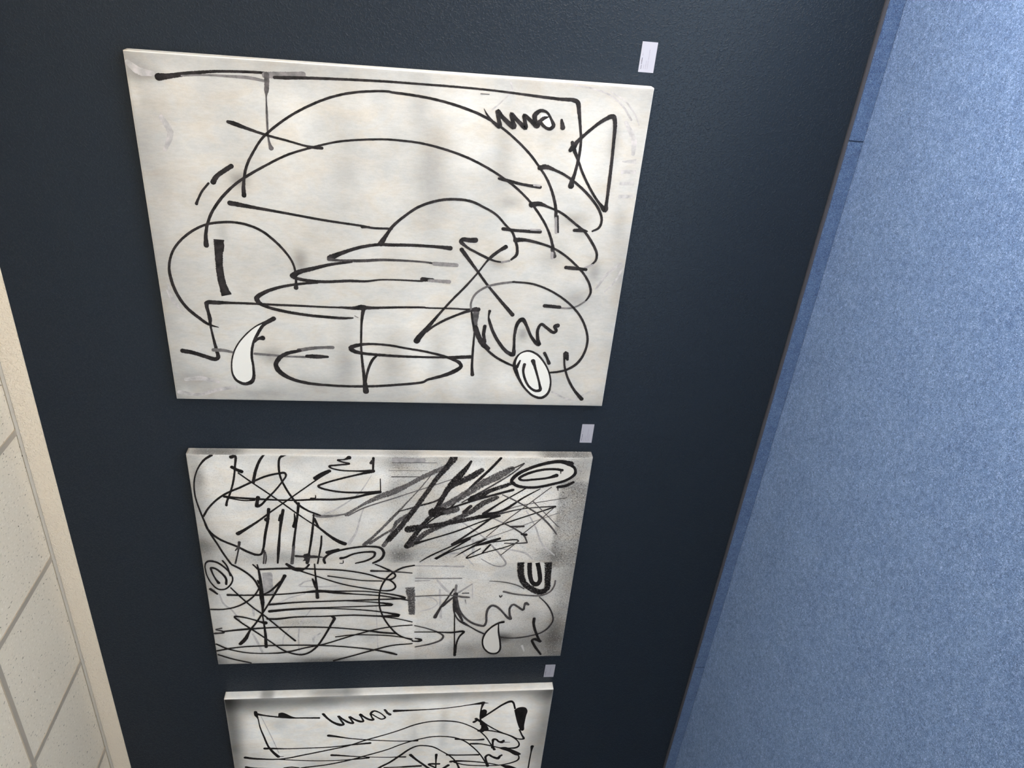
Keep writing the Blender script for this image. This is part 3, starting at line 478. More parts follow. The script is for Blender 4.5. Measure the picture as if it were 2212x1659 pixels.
('paint_stroke',1,'',[5332,10650,72,5200,10012,61,5048,9205,61,5007,8390,62]),
('paint_stroke',1,'',[6011,11180,59,5357,11168,76,4801,11152,105,4076,11141,155]),
('paint_stroke',1,'',[5165,11296,86,4689,11176,139]),
('paint_stroke',1,'',[4310,14843,124,4281,14254,85,4278,13262,96,4319,12460,73,4405,11652,96,4451,11085,170,4438,10438,85,4415,9214,63,4296,8391,74,4109,7642,97,3976,7390,134,3937,7766,99,3901,8806,75,3869,10045,75,3809,12087,86,3730,12900,115,3707,13183,126]),
('paint_stroke',1,'',[4412,10844,79,4351,10318,137,4263,9626,74,4124,8391,75,3807,7136,87]),
('paint_stroke',1,'',[3869,10045,52,3756,8807,64,3654,8182,111,3579,7973,160,3542,8391,88,3500,9641,64,3462,11290,64,3422,12108,99,3303,13191,162]),
('paint_stroke',1,'',[3312,13089,93,3362,12518,87,3421,11291,64,3375,10057,64,3227,8811,77,3061,8054,100,2919,7651,176,2890,8392,102,2981,9650,89,2941,10899,77,2925,12136,88,2828,12960,118,2850,13325,100]),
('paint_stroke',1,'',[2860,8392,83,2724,7756,65,2494,7061,66]),
('paint_stroke',1,'',[5888,7028,77,5746,7537,92,5419,7982,87,5033,8267,90,4526,8452,73,3953,8516,71,3367,8475,73,2768,8307,79,2154,8008,87,1649,7617,86,1318,7025,72]),
('paint_stroke',0.9,'',[5598,8835,121,5567,8186,77,5451,7115,56]),
('paint_stroke',1,'',[5376,12435,160,5048,12574,128,4272,12943,92,3366,13409,77,2673,13786,88,2146,14114,97,1610,14364,180,1324,14594,164]),
('paint_stroke',1,'',[5049,12614,96,4500,13087,94,4336,13337,79]),
('paint_stroke',1,'',[3476,15618,86,3464,15123,74,3595,14593,83,3843,14173,88,4288,13738,79,4842,13458,60]),
('paint_stroke',1,'',[4725,14685,65,4244,14376,77,3550,13877,79,3136,13507,81,2656,13135,80,2045,12681,82,1451,12217,100]),
('paint_stroke',1,'',[2604,13424,201,2669,13623,117,2824,13936,76,2982,14367,88,3019,14686,100,2691,14473,82,2018,13837,84,1392,13264,74,881,12796,88,649,12430,93,539,12012,107,654,11666,101,1018,11310,100,1688,10945,92,2409,10626,107,2823,10467,143,2915,10547,129]),
('paint_stroke',0.9,'',[2010,15611,107,2059,15221,92,2151,15293,82,2247,15546,58,2329,15296,75]),
('paint_stroke',1,'',[2120,15256,83,2239,14228,113,2306,12995,78,2301,11755,78,2224,10507,79,2036,9245,79,1858,8393,117,1777,7748,93]),
('paint_stroke',1,'',[1345,15619,89,1023,15158,80,747,14354,69,675,13524,69,720,12679,93,973,11821,80,1194,10964,79,1711,9675,79,2079,8606,79,2238,7752,67,2298,7058,67]),
('paint_stroke',1,'',[915,15622,92,1102,14738,80,1171,13488,80,1161,12233,81,1101,10967,81,933,9690,82,707,8611,95,492,7957,132,401,7737,107]),
('paint_stroke',1,'',[1642,10440,67,1742,9674,68,1716,8822,68,1628,7963,68,1413,7042,56]),
('paint_stroke',1,'',[667,15606,80,364,15013,81,82,14242,70]),
('paint_stroke',1,'',[92,10573,101,394,9700,82,714,8829,94,1002,7959,82,1098,7036,70]),
('paint_stroke',0.75,'fd',[4617,7190,382,3807,7113,311,2947,7076,264]),
('paint_stroke',0.8,'',[2258,6935,60,2045,6346,66,1816,5904,87,1558,5632,98,1308,5710,101,1069,6143,95,871,6885,64]),
('paint_stroke',1,'',[1846,6926,56,1816,5904,68,1766,5289,106,1811,4698,123,1503,4881,89,1064,4993,80,422,5030,111]),
('paint_stroke',1,'',[3529,5194,52,2320,5148,57,1067,5090,67,260,5045,135]),
('paint_stroke',1,'',[1255,7024,63,1263,6674,126,1337,6632,128,1440,6897,61]),
('paint_stroke',0.9,'',[2770,6044,169,3424,5789,95,3891,5551,75,4468,5279,79]),
('paint_stroke',0.9,'',[3452,5747,143,4002,5258,82]),
('paint_stroke',0.55,'',[4696,5176,112,4350,5198,121]),
('paint_stroke',0.9,'',[4176,5181,214,3766,5184,213,3289,5119,200,2864,4947,138,2525,4800,93]),
('paint_stroke',0.9,'',[3590,5261,60,3051,5194,66,2560,4976,85,2370,4749,146,2115,4428,74,1824,4058,87,1626,3736,89]),
('paint_stroke',0.8,'',[3882,5125,103,3166,4962,103,2675,4677,107,2360,4354,108,2197,4037,127,2160,3814,129,2374,3718,107,2894,3731,104,3255,3668,119,3432,3506,127,3337,3282,113,2998,2994,96,2656,2747,120,2560,2607,135,2868,2676,101,3293,2689,102,3470,2550,115,3315,2318,105,3128,2081,117,3399,2040,94,3548,1988,158,3455,1870,108]),
('paint_stroke',0.7,'',[4066,6950,52,4104,5983,53,4091,5305,64,3994,4875,111,3959,4574,82]),
('paint_stroke',0.8,'',[4217,4886,53,4223,4610,59]),
('paint_stroke',0.6,'',[3815,4737,34,3577,4690,21]),
('paint_stroke',0.7,'',[4930,3739,34,4844,3051,51,4649,2478,61,4439,2157,59]),
('paint_stroke',0.7,'',[4281,3050,114,4124,2562,87,4023,1901,77,4011,1332,78,4241,962,86,4620,807,74,4910,796,68]),
('paint_stroke',0.9,'',[3924,1411,44,3436,1008,72,2881,725,76,2447,633,72,2013,766,87,1643,1089,82,1436,1612,71,1326,2189,71,1344,2776,57,1415,3006,56]),
('teardrop_fill',0,'p',[2235,3157,36,1994,3450,35,1563,3709,31,1088,3768,27,666,3650,30,398,3384,37,388,3111,39,579,2980,29,1129,3030,27,1766,3144,27]),
('teardrop',1,'',[2383,2924,137,2327,3119,117,2056,3454,88,1595,3733,89,1089,3799,76,635,3671,85,332,3379,93,323,3106,98,545,2950,94,1127,2985,85,1765,3100,75,2296,3139,58]),
('paint_stroke',1,'',[2563,1518,146,2221,1507,129,1714,1367,122,1133,1128,113,1033,1049,125,1217,1355,164,1156,1471,128,751,1318,130,182,976,101]),
('paint_stroke',0.8,'',[4049,3226,46,3948,3175,77,4047,3110,54])],
[
('paint_stroke',0.3,'',[10360,14025,33,8472,13581,42,7522,13386,42]),
('paint_stroke',1,'',[10654,14251,168,10440,14243,172,10198,14180,69,9505,14126,66,8794,13998,87,8007,13835,107,7570,13643,147,7218,13424,180]),
('paint_stroke',1,'',[10512,14227,168,10377,13809,107,10229,13173,108,10143,12637,97,10114,12095,97,10073,11332,121]),
('paint_fill',1,'p',[10515,13208,33,10563,13044,34,10480,12870,33,10255,12595,33,10120,12313,33,10147,12818,34,10231,13209,34]),
('paint_stroke',0.8,'',[7216,13406,49,7214,13181,37]),
('signature',1,'',[10348,11121,152,10022,10932,115,9688,10648,136,9494,10321,185,9528,10191,126,9873,10311,99,10167,10413,127,9987,10271,110,9647,9910,138,9596,9725,127,9905,9830,89,10070,9882,150,9897,9682,115,9706,9388,154,9709,9239,118,10052,9328,85,10239,9381,150,10045,9198,111,9827,8940,141,9800,8754,136,10025,8827,83,10287,8862,124,10452,8713,120,10354,8491,81,10111,8268,74,9932,8175,92,9824,8343,99,10013,8604,70,10197,8789,78]),
('signature',0.9,'',[10511,8194,120,10244,8045,136,10154,7947,163]),
('paint_stroke',1,'',[8712,10922,178,8656,10681,148,8443,9935,78,8294,9182,79,8133,8038,67,8073,7433,69,8050,6839,95,8065,6581,133]),
('paint_stroke',1,'',[7899,14027,157,7878,13696,139,7812,12958,79,7802,11837,79,7822,10707,79,7915,9947,92,7971,9376,116,8016,8918,141]),
('paint_stroke',1,'',[7249,15003,183,7159,14677,153,7067,14126,117,7011,13569,93,7066,13003,92,7263,12239,92,7558,11094,91,7884,9948,90,8234,9182,90,8679,8040,77,8945,7442,79,9330,6667,91,9519,5888,80,9506,5101,92,9363,4502,78,9056,3968,75,8622,3461,81,8127,3105,73,7534,2820,79,7098,2604,151]),
('paint_stroke',1,'',[6998,13382,80,6886,12636,68,6759,11504,69,6732,10357,69,6774,9586,94,6842,9005,132]),
('paint_stroke',1,'',[7169,10822,161,7130,10499,130,6975,9583,69,6816,8035,63,6806,7621,85,6789,7158,111]),
('paint_stroke',1,'',[6101,12679,100,6239,12291,101,6406,11135,94,6706,9973,94,7000,9197,93,7455,8036,80,7789,7430,81,8119,6641,82,8323,5851,82,8299,5132,82,8120,4562,92,7840,4144,85,7331,3708,80,6786,3347,75,6307,3110,80,5790,2888,103]),
('paint_stroke',1,'',[5719,8662,149,6026,8425,143,6320,8033,122,6434,7899,128,6923,7421,126,7408,6947,116,7638,6551,96,7632,6151,95,7492,5745,92,7143,5329,76,6689,4862,84,6206,4553,83,5677,4363,116,5172,4213,115]),
('paint_stroke',1,'',[6488,15031,149,6404,14738,100,6288,13806,76]),
('paint_stroke',1,'',[6296,13200,88,6333,12819,88,6246,12481,88]),
('paint_stroke',1,'',[10410,7726,190,10413,7458,148,10415,6689,89,10463,5530,66,10554,4755,66,10694,3981,78,10785,3438,204]),
('paint_stroke',1,'',[10813,3401,161,10666,3431,133,10370,3483,81,9889,3508,73,9583,3481,87,9148,3405,135]),
('paint_fill',1,'p',[10249,3463,36,10302,3328,36,10206,3203,24,9814,3237,30,9628,3404,37,9695,3527,25,10011,3527,24]),
('paint_fill',1,'p',[9398,3469,33,9135,3172,29,8703,3014,25,8668,3182,37,8530,3294,38,8645,3543,26,8838,3414,34]),
('paint_stroke',1,'',[9595,3700,164,9464,3553,141,9334,3425,129]),
('paint_stroke',1,'',[9355,3794,154,9528,3597,118]),
('paint_stroke',0.8,'',[10780,3320,84,10772,3162,30]),
('paint_stroke',1,'',[9641,3425,105,10103,2958,110,10645,2404,123,10837,2063,157,10759,1938,112,10284,1798,96]),
('paint_fill',1,'p',[10165,1828,35,10338,1663,36,10386,1428,36,10317,1262,30,10069,1150,24,9705,1185,26,8963,1218,26,8586,1204,29,8528,1301,36,8725,1441,26,9234,1608,24,9734,1731,24]),
('paint_stroke',1,'',[8630,1433,85,8209,1272,90,7882,1152,128,7900,1451,81,8145,1800,77,8531,2443,76,9068,3087,83,9447,3452,101]),
('paint_stroke',1,'',[8668,3504,164,8661,3060,106,8468,2438,79,8113,1798,87,7706,1434,74,7377,1343,96,7189,1472,139,7160,1843,99,7231,2346,84,7401,2770,95,7597,3316,96,7634,3604,135,7650,3869,123]),
('paint_fill',1,'p',[7237,2429,40,7278,2060,39,7074,1712,36,6630,1173,29,6527,1415,39,6886,1863,37,7073,2209,37]),
('paint_stroke',1,'',[7268,2719,153,7657,2726,108,7931,2705,158,7903,2560,124,7735,2424,114,7691,2236,209,7803,2183,133]),
('paint_stroke',0.8,'',[7674,2173,65,7647,1842,32]),
('paint_stroke',1,'',[8074,4640,133,8005,4233,95,7936,3622,96,7957,3237,148]),
('paint_stroke',1,'',[6818,5031,137,6768,4579,99,6734,3756,99,6724,3405,133]),
('paint_stroke',1,'',[6244,4823,160,6272,4556,153,6217,3934,100,5991,2881,86,5768,2278,86]),
('paint_stroke',1,'',[6178,4634,97,5943,4127,86,5798,3286,81,5779,2237,82,5939,1618,102,6152,1299,105,6451,1274,75,6660,1427,84]),
('paint_fill',1,'p',[5792,2238,41,5733,1769,40,5478,1325,38,5219,1047,40,5256,1561,40,5506,1920,38]),
('paint_stroke',1,'',[5755,2865,178,6232,2980,104,6534,3021,134,6677,2885,139,6510,2666,131,6357,2363,188,6505,2291,145,6611,2195,126]),
('paint_stroke',1,'',[6940,6899,174,6543,6609,129,6052,6190,132,5554,5765,145]),
('paint_stroke',1,'',[6880,5583,149,6342,5585,83,5540,5567,75]),
('paint_stroke',1,'',[6098,5413,134,6102,5946,128,5798,5608,91]),
('paint_stroke',1,'',[5952,4934,165,5702,5192,140]),
('paint_stroke',1,'',[5981,8221,86,5971,7411,86,5973,7248,127,5997,6352,140]),
('paint_stroke',1,'',[7235,643,188,6874,650,86,6210,671,77,5419,681,78,4849,692,79]),
('paint_stroke',1,'',[5033,4185,101,4263,4040,68,3276,4053,75,2290,4371,125]),
('paint_stroke',1,'',[5487,5763,118,4498,5314,79,3339,4847,79,2371,4462,130]),
('paint_stroke',1,'',[5473,5564,75,4515,5545,85,3818,5543,146]),
('paint_stroke',1,'',[5138,1061,78,4656,911,74,4038,1071,120,3796,1613,144,3991,2317,110,4322,2982,161]),
('paint_stroke',1,'',[3598,2720,198,3115,2037,100,3207,1391,102,3589,771,143]),
('paint_stroke',1,'',[6263,13808,75,5760,11930,89,5332,9610,91,5224,7233,92,5409,5230,159]),
('paint_stroke',1,'',[5470,15004,178,4810,13138,91,4499,10810,93,4517,8428,134]),
('paint_stroke',1,'',[6040,12721,99,5514,13860,90,4779,14449,74,3838,14288,122,3243,13625,120,3008,12453,103,3150,10852,165]),
('paint_stroke',1,'',[5657,8702,146,4909,9222,101,3987,9393,80,3149,9161,138]),
('paint_stroke',1,'',[4781,707,75,3801,746,76,2722,758,142]),
('paint_stroke',1,'',[4192,12002,187,3524,11239,99,2564,10467,159])]]
RECTS = [(-0.3691, -1.5375, 2.3321, 0.76, 0.0392), (-1.7801, -2.938, 2.3302, 0.7624, 0.0415), (-3.175, -4.338, 2.3292, 0.769, 0.0423)]
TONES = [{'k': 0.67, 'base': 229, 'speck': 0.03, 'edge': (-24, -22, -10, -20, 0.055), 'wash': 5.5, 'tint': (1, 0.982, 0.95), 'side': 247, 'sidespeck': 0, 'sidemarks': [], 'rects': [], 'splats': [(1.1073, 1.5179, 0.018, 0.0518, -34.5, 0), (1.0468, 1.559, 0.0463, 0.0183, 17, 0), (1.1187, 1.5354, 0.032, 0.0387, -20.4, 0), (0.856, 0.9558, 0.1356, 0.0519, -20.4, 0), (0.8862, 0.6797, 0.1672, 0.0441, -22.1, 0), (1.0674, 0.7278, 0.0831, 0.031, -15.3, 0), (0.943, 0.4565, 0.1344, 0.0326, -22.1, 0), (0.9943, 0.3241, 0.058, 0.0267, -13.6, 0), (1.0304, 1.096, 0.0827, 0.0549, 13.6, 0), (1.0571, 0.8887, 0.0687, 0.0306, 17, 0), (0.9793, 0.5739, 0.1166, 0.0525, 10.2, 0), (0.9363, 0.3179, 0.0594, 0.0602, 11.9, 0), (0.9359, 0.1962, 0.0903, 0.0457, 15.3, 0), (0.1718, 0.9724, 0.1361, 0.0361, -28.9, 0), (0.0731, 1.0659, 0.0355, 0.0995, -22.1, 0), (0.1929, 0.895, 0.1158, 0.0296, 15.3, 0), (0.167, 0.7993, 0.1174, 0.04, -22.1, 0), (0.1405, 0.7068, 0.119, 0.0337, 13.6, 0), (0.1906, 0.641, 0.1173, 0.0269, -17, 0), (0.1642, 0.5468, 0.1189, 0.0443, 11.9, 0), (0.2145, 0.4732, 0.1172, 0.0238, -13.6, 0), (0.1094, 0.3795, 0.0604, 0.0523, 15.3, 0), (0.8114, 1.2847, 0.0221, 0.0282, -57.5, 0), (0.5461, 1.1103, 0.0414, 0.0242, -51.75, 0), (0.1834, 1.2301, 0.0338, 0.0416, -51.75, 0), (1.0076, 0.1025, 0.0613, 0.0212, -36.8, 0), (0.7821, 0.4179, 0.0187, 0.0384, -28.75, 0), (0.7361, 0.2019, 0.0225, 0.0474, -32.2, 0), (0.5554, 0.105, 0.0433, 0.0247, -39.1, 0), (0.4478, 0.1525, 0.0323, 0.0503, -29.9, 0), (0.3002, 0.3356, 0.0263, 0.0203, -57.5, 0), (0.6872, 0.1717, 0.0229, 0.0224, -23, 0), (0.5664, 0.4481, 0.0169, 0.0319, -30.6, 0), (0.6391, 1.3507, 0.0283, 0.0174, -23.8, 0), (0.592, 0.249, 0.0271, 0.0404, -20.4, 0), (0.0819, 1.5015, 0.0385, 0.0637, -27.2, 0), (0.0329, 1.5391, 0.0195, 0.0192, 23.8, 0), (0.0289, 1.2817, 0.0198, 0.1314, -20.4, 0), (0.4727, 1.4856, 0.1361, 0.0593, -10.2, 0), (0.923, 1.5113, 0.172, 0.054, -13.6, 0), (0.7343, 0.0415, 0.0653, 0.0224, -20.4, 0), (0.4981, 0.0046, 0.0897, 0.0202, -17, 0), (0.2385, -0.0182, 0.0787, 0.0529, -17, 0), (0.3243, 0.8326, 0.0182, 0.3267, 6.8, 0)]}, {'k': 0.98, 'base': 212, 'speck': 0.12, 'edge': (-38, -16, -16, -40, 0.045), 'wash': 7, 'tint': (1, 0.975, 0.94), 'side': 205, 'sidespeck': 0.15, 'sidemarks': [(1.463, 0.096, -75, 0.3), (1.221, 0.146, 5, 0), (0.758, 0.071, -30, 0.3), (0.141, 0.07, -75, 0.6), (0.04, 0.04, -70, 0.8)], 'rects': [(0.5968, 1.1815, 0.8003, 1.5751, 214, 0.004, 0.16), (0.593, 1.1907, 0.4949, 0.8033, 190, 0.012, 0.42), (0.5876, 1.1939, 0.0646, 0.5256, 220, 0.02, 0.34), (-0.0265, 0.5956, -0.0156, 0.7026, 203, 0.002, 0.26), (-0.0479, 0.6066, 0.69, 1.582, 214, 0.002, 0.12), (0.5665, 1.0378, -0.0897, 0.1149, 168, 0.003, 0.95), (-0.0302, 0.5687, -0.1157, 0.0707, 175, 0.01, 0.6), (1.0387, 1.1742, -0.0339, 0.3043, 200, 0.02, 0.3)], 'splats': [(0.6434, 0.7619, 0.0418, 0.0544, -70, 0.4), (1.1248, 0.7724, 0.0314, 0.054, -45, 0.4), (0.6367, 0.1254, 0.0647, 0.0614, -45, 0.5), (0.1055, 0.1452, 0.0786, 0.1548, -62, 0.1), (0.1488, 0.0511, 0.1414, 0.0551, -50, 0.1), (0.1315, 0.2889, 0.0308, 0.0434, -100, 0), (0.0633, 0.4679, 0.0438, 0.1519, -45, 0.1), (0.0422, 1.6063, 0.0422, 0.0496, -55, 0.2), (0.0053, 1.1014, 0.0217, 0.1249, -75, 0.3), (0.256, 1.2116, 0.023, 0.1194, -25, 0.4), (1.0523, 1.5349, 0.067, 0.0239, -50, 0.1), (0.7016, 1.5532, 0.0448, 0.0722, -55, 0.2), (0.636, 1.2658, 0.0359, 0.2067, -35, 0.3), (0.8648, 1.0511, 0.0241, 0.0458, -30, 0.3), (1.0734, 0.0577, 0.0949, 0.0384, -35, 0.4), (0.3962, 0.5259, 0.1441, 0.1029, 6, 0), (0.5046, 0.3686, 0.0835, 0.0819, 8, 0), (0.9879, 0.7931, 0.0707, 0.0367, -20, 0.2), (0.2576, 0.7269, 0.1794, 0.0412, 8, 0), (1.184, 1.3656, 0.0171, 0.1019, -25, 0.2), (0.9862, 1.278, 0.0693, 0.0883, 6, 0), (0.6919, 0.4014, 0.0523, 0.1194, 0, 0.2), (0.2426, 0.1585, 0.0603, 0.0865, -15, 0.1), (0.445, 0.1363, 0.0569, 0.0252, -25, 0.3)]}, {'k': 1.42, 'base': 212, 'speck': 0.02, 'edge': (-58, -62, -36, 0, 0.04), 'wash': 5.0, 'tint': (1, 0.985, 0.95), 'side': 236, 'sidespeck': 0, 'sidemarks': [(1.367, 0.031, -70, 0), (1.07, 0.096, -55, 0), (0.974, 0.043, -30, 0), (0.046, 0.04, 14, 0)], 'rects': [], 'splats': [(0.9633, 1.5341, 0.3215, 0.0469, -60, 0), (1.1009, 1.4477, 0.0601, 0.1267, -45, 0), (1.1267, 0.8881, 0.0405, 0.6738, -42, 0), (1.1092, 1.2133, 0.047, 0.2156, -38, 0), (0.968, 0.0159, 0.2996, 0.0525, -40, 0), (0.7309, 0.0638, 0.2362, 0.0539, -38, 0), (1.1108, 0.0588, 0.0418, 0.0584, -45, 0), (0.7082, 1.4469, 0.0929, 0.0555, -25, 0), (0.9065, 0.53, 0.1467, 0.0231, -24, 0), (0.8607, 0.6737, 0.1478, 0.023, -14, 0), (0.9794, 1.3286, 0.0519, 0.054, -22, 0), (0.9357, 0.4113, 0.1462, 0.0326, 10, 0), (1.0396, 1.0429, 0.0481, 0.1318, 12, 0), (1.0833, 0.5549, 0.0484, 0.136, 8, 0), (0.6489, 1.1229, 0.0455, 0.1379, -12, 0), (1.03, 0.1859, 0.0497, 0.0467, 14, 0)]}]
def catmull(P, n):
    P = np.asarray(P, float)
    if len(P) == 2: t = np.linspace(0, 1, n + 1)[:, None]; return P[0] * (1 - t) + P[1] * t
    d = np.r_[0, np.cumsum(np.sqrt(np.linalg.norm(np.diff(P[:, :2], axis=0), axis=1) + 1e-6))]   # centripetal
    out = []
    Q = np.vstack([2 * P[0] - P[1], P, 2 * P[-1] - P[-2]]); T = np.r_[d[0] - (d[1] - d[0]), d, d[-1] + (d[-1] - d[-2])]
    for i in range(1, len(Q) - 2):
        p0, p1, p2, p3 = Q[i - 1:i + 3]; t0, t1, t2, t3 = T[i - 1:i + 3]
        for t in np.linspace(t1, t2, n, endpoint=False):
            a1 = (t1 - t) / (t1 - t0) * p0 + (t - t0) / (t1 - t0) * p1; a2 = (t2 - t) / (t2 - t1) * p1 + (t - t1) / (t2 - t1) * p2
            a3 = (t3 - t) / (t3 - t2) * p2 + (t - t2) / (t3 - t2) * p3
            b1 = (t2 - t) / (t2 - t0) * a1 + (t - t0) / (t2 - t0) * a2; b2 = (t3 - t) / (t3 - t1) * a2 + (t - t1) / (t3 - t1) * a3
            out.append((t2 - t) / (t2 - t1) * b1 + (t - t1) / (t2 - t1) * b2)
    out.append(P[-1]); return np.array(out)
RAMP = 0.000014                      # paint laid later in a stroke sits a hair above what it crosses
def ribbon(pts, y, flat, umax, dry):
    K = catmull(pts, 7); K[:, 2] = np.maximum(K[:, 2], 0.0012)
    d = np.r_[0, np.cumsum(np.linalg.norm(np.diff(K[:, :2], axis=0), axis=1))]
    step = 0.0025 if not dry else 0.002
    n = int(min(260, max(6, d[-1] / step)))
    s = np.linspace(0, d[-1], n); K = np.c_[[np.interp(s, d, K[:, k]) for k in range(3)]].T
    tg = np.gradient(K[:, :2], axis=0); tg /= np.linalg.norm(tg, axis=1)[:, None] + 1e-12
    nn = np.c_[-tg[:, 1], tg[:, 0]]
    hw = K[:, 2] / 2
    jit = 0.05 if not dry else 0.11
    L = K[:, :2] + nn * (hw * (1 + rng.normal(0, jit, n)))[:, None]; R = K[:, :2] - nn * (hw * (1 + rng.normal(0, jit, n)))[:, None]
    if not flat:
        caps = []
        for end, sg in ((0, -1), (-1, 1)):
            cpt = []
            for a in (70, 45, 20):
                a = math.radians(a)
                cc = K[end, :2] + sg * tg[end] * hw[end] * math.cos(a)
                cpt.append((cc + nn[end] * hw[end] * math.sin(a), cc - nn[end] * hw[end] * math.sin(a)))
            caps.append(cpt)
        a0, a1 = caps
        L = np.vstack([[c[0] for c in a0[::-1]], L, [c[0] for c in a1]]); R = np.vstack([[c[1] for c in a0[::-1]], R, [c[1] for c in a1]])
    m = len(L)
    V = np.empty((2 * m, 3)); V[0::2, 0] = np.clip(L[:, 0], 0.0005, umax); V[0::2, 2] = L[:, 1]; V[1::2, 0] = np.clip(R[:, 0], 0.0005, umax); V[1::2, 2] = R[:, 1]; V[:, 1] = y - RAMP * np.repeat(np.linspace(0, 1, m), 2)
    F = [(2 * i, 2 * i + 1, 2 * i + 3, 2 * i + 2) for i in range(m - 1)]
    return V.tolist(), F
def make_canvas(k, w, h, t, root):
    T = TONES[k]; n, mm = 150, 200
    us = np.linspace(0, w, n); vs = np.linspace(0, h, mm)
    U, V = np.meshgrid(us, vs, indexing='ij')
    val = np.full(U.shape, float(T['base'])); spk = np.full(U.shape, float(T.get('speck', 0)))
    sm = lambda a: 1 / (1 + np.exp(-np.clip(a, -30, 30)))
    for (u0, u1, v0, v1, vv, s_, sp) in T['rects']:
        mk = sm((U - u0) / s_) * sm((u1 - U) / s_) * sm((V - v0) / s_) * sm((v1 - V) / s_)
        val = val * (1 - mk) + vv * mk; spk = spk * (1 - mk) + sp * mk
    for (cu, cv, su, sv, a, sp) in T['splats']:
        g = np.exp(-((U - cu) / su) ** 2 - ((V - cv) / sv) ** 2); val += a * g; spk += sp * g
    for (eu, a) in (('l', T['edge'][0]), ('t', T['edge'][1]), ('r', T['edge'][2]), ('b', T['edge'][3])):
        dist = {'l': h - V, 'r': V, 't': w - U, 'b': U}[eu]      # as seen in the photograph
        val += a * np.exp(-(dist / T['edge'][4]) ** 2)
    # cloudy washes: a few octaves of smooth random tone
    for f, amp in ((4, T['wash']), (9, T['wash'] * .8), (22, T['wash'] * .55)):
        g = rng.normal(0, 1, (f + 3, int(f * 1.3) + 3)); xu = np.linspace(0, f, n); xv = np.linspace(0, int(f * 1.3), mm)
        i0 = xu.astype(int); j0 = xv.astype(int); a = xu - i0; b_ = xv - j0; a = a * a * (3 - 2 * a); b_ = b_ * b_ * (3 - 2 * b_)
        G = (g[np.ix_(i0, j0)] * (1 - a)[:, None] + g[np.ix_(i0 + 1, j0)] * a[:, None]) * (1 - b_)[None] + (g[np.ix_(i0, j0 + 1)] * (1 - a)[:, None] + g[np.ix_(i0 + 1, j0 + 1)] * a[:, None]) * b_[None]
        val += amp * G
    val = np.clip(val, 30, 246)
    c = np.where(val / 255 <= 0.04045, val / 255 / 12.92, ((val / 255 + 0.055) / 1.055) ** 2.4)
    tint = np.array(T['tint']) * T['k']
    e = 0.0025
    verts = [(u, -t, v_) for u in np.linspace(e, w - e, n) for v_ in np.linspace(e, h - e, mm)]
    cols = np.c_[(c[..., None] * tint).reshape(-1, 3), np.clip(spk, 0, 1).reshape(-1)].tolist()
    faces = [(i * mm + j, (i + 1) * mm + j, (i + 1) * mm + j + 1, i * mm + j + 1) for i in range(n - 1) for j in range(mm - 1)]
    me = bpy.data.meshes.new('canvas')
    # wrapped sides: edge loop of the front, a rounded fold, then back to the wall
    loop = [i * mm for i in range(n)] + [(n - 1) * mm + j for j in range(1, mm)] + [i * mm + mm - 1 for i in range(n - 2, -1, -1)] + [j for j in range(mm - 2, 0, -1)]
    prev = loop
    for (off, yy) in ((0.0018, -t + 0.0007), (0.0025, -t + 0.003), (0.0025, -t * 0.5), (0.0025, -0.0005)):
        cur = []
        for li in loop:
            x, _, z = verts[li]
            x2 = x - off if x <= e + 1e-9 else (x + off if x >= w - e - 1e-9 else x); z2 = z - off if z <= e + 1e-9 else (z + off if z >= h - e - 1e-9 else z)
            verts.append((x2, yy, z2)); cur.append(len(verts) - 1)
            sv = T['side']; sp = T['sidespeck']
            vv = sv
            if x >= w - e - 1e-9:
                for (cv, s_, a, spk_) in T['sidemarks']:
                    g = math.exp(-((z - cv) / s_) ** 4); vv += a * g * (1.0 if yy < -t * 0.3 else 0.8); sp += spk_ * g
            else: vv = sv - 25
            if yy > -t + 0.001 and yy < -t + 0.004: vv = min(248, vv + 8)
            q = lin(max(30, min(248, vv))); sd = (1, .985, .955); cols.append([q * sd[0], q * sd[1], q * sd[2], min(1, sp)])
        m = len(loop)
        for i in range(m):
            a, b2 = prev[i], prev[(i + 1) % m]; c2, d2 = cur[(i + 1) % m], cur[i]
            faces.append((a, d2, c2, b2))
        prev = cur
    me.from_pydata(verts, [], faces); me.update()
    ca = me.color_attributes.new('paint', 'FLOAT_COLOR', 'POINT')
    ca.data.foreach_set('color', np.array(cols, dtype=np.float32).ravel())
    bm = bmesh.new(); bm.from_mesh(me); bmesh.ops.recalc_face_normals(bm, faces=bm.faces); bm.to_mesh(me); bm.free()
    me.polygons.foreach_set('use_smooth', [True] * len(me.polygons))
    return link('canvas', me, M_CANVAS, root)
PL = [('painting of sweeping black arcs, a bow shape and a small smiling face on pale canvas', 'painting'),
      ('densely scribbled collage-like painting with a bold spiral oval and speckled grey areas', 'painting'),
      ('grey-edged painting with solid black blots, cut off by the picture edge', 'painting')]
BL = (28, 17, 15)
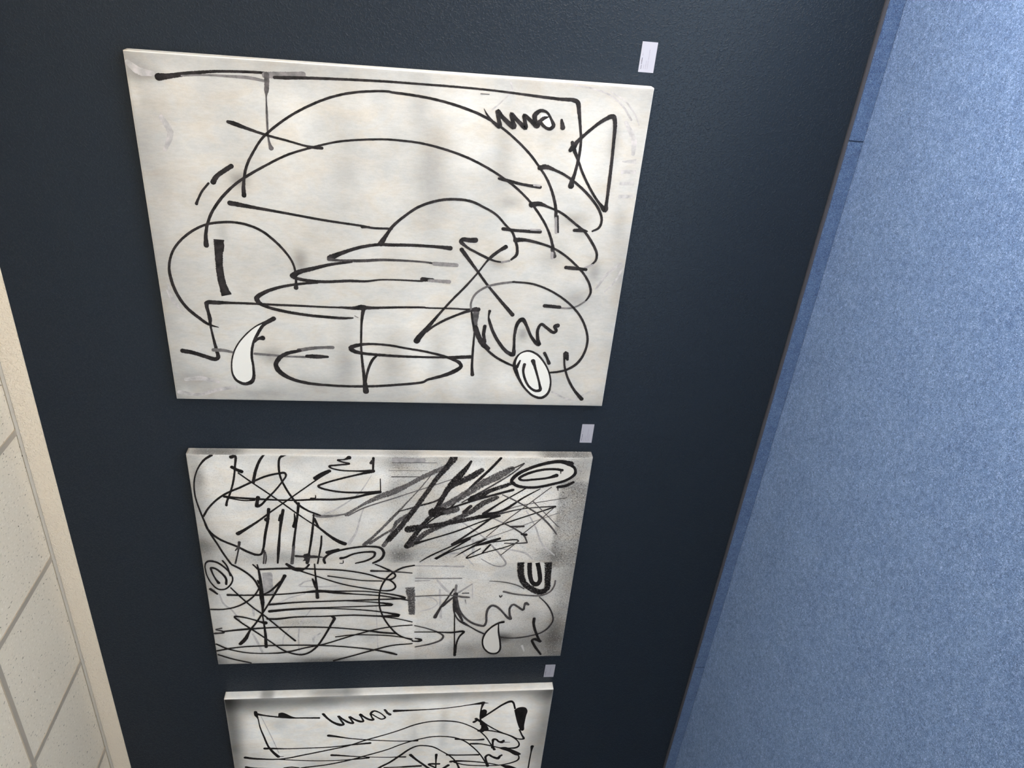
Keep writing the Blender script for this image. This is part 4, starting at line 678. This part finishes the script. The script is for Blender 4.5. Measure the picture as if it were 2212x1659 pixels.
for k in range(3):
    x0, x1, z0, z1, t = RECTS[k]; w, h = x0 - x1, z0 - z1
    root = bpy.data.objects.new('painting', None); C.objects.link(root); root.location = (x1, 0, z1)
    root['label'], root['category'] = PL[k]; root['group'] = 'black and white paintings along the charcoal wall'
    make_canvas(k, w, h, t, root)
    for n, (name, tone, fl, q) in enumerate(DATA[k]):
        y = -t - 0.0003 - 0.000015 * n
        P = np.array(q, float).reshape(-1, 3) * 1e-4
        if 'p' in fl:
            pp = catmull(np.vstack([P, P[:1]]), 5)[:-1]
            me = bpy.data.meshes.new(name); bm = bmesh.new()
            f = bm.faces.new([bm.verts.new((a, y, c_)) for a, c_, _ in pp]); bmesh.ops.triangulate(bm, faces=[f]); bm.to_mesh(me); bm.free()
            link(name, me, (M_PAINT_WHITE if k == 0 else M_PAINT_GREY) if tone == 0 else ink(tone, False, BL[k], TONES[k]['k'] * 0.92), root)
        else:
            V, F = ribbon(P, y, 'f' in fl, w - 0.0005, 'd' in fl)
            me = bpy.data.meshes.new(name); me.from_pydata(V, [], F); me.update()
            link(name, me, ink(tone, 'd' in fl, BL[k], TONES[k]['k'] * 0.92), root)
# ------------------------------------------------------------------ title cards
CARDS = [(-0.3302, 0.7609, 0.0066), (-1.7354, 0.7671, 0.0045), (-3.1347, 0.7685, 0.0157)]
CL = ['white title card by the painting of sweeping arcs, largest in view', 'white title card between the first and second paintings', 'white title card above the cut-off third painting, smallest in view']
CL = ['white title card beside the pale painting with the smiling face', 'white title card beside the densely scribbled painting', 'white title card beside the painting with solid black blots']
ROWS = [  # height up the card, start, length, stroke, dark: as rows of small print (fractions of the card)
 [(0.84, 0.11, 0.13, .038, 1), (0.84, 0.27, 0.20, .045, 1), (0.84, 0.55, 0.09, .026, 0), (0.68, 0.11, 0.13, .03, 0), (0.55, 0.11, 0.26, .03, 0), (0.43, 0.11, 0.64, .03, 0)],
 [(0.84, 0.11, 0.13, .04, 1), (0.84, 0.27, 0.20, .045, 1), (0.84, 0.54, 0.09, .026, 0), (0.68, 0.12, 0.16, .03, 0), (0.54, 0.11, 0.25, .03, 0), (0.40, 0.11, 0.09, .03, 0), (0.40, 0.24, 0.52, .03, 0), (0.28, 0.11, 0.36, .03, 0)],
 [(0.84, 0.11, 0.13, .04, 1), (0.84, 0.27, 0.20, .045, 1), (0.84, 0.54, 0.09, .026, 0), (0.68, 0.12, 0.16, .03, 0), (0.55, 0.11, 0.24, .03, 0), (0.42, 0.11, 0.66, .03, 0)]]
for k, (cx, cz, tilt) in enumerate(CARDS):
    root = bpy.data.objects.new('title_card', None); C.objects.link(root); root.location = (cx, 0, cz); root.rotation_euler = (0, tilt, 0)
    root['label'] = CL[k]; root['category'] = 'card'; root['group'] = 'title cards beside the paintings'
    cw, ch, ct = 0.0885, 0.0492, 0.0014
    box('card', 0, cw, -ct, -0.0002, 0, ch, M_CARD, root, 0.0003)
    for dark in (1, 0):
        bm = bmesh.new()
        for (v_, s_, ln, th, dk) in ROWS[k]:
            if dk != dark: continue
            x = s_ * cw
            while x < (s_ + ln) * cw:
                lw = random.uniform(0.0007, 0.0013); hh = th * ch * random.choice((0.8, 0.8, 1.2))
                z = v_ * ch
                q = [bm.verts.new(p) for p in ((x, -ct - 0.00015, z), (x + lw, -ct - 0.00015, z), (x + lw, -ct - 0.00015, z + hh), (x, -ct - 0.00015, z + hh))]
                bm.faces.new(q); x += lw + 0.0003 + (0.0008 if random.random() < 0.14 and not dk else 0)
        me = bpy.data.meshes.new('print'); bm.to_mesh(me); bm.free()
        o = link('name_print' if dark else 'small_print', me, M_PRINT if dark else M_PRINT_PALE, root); o['kind'] = 'stuff'
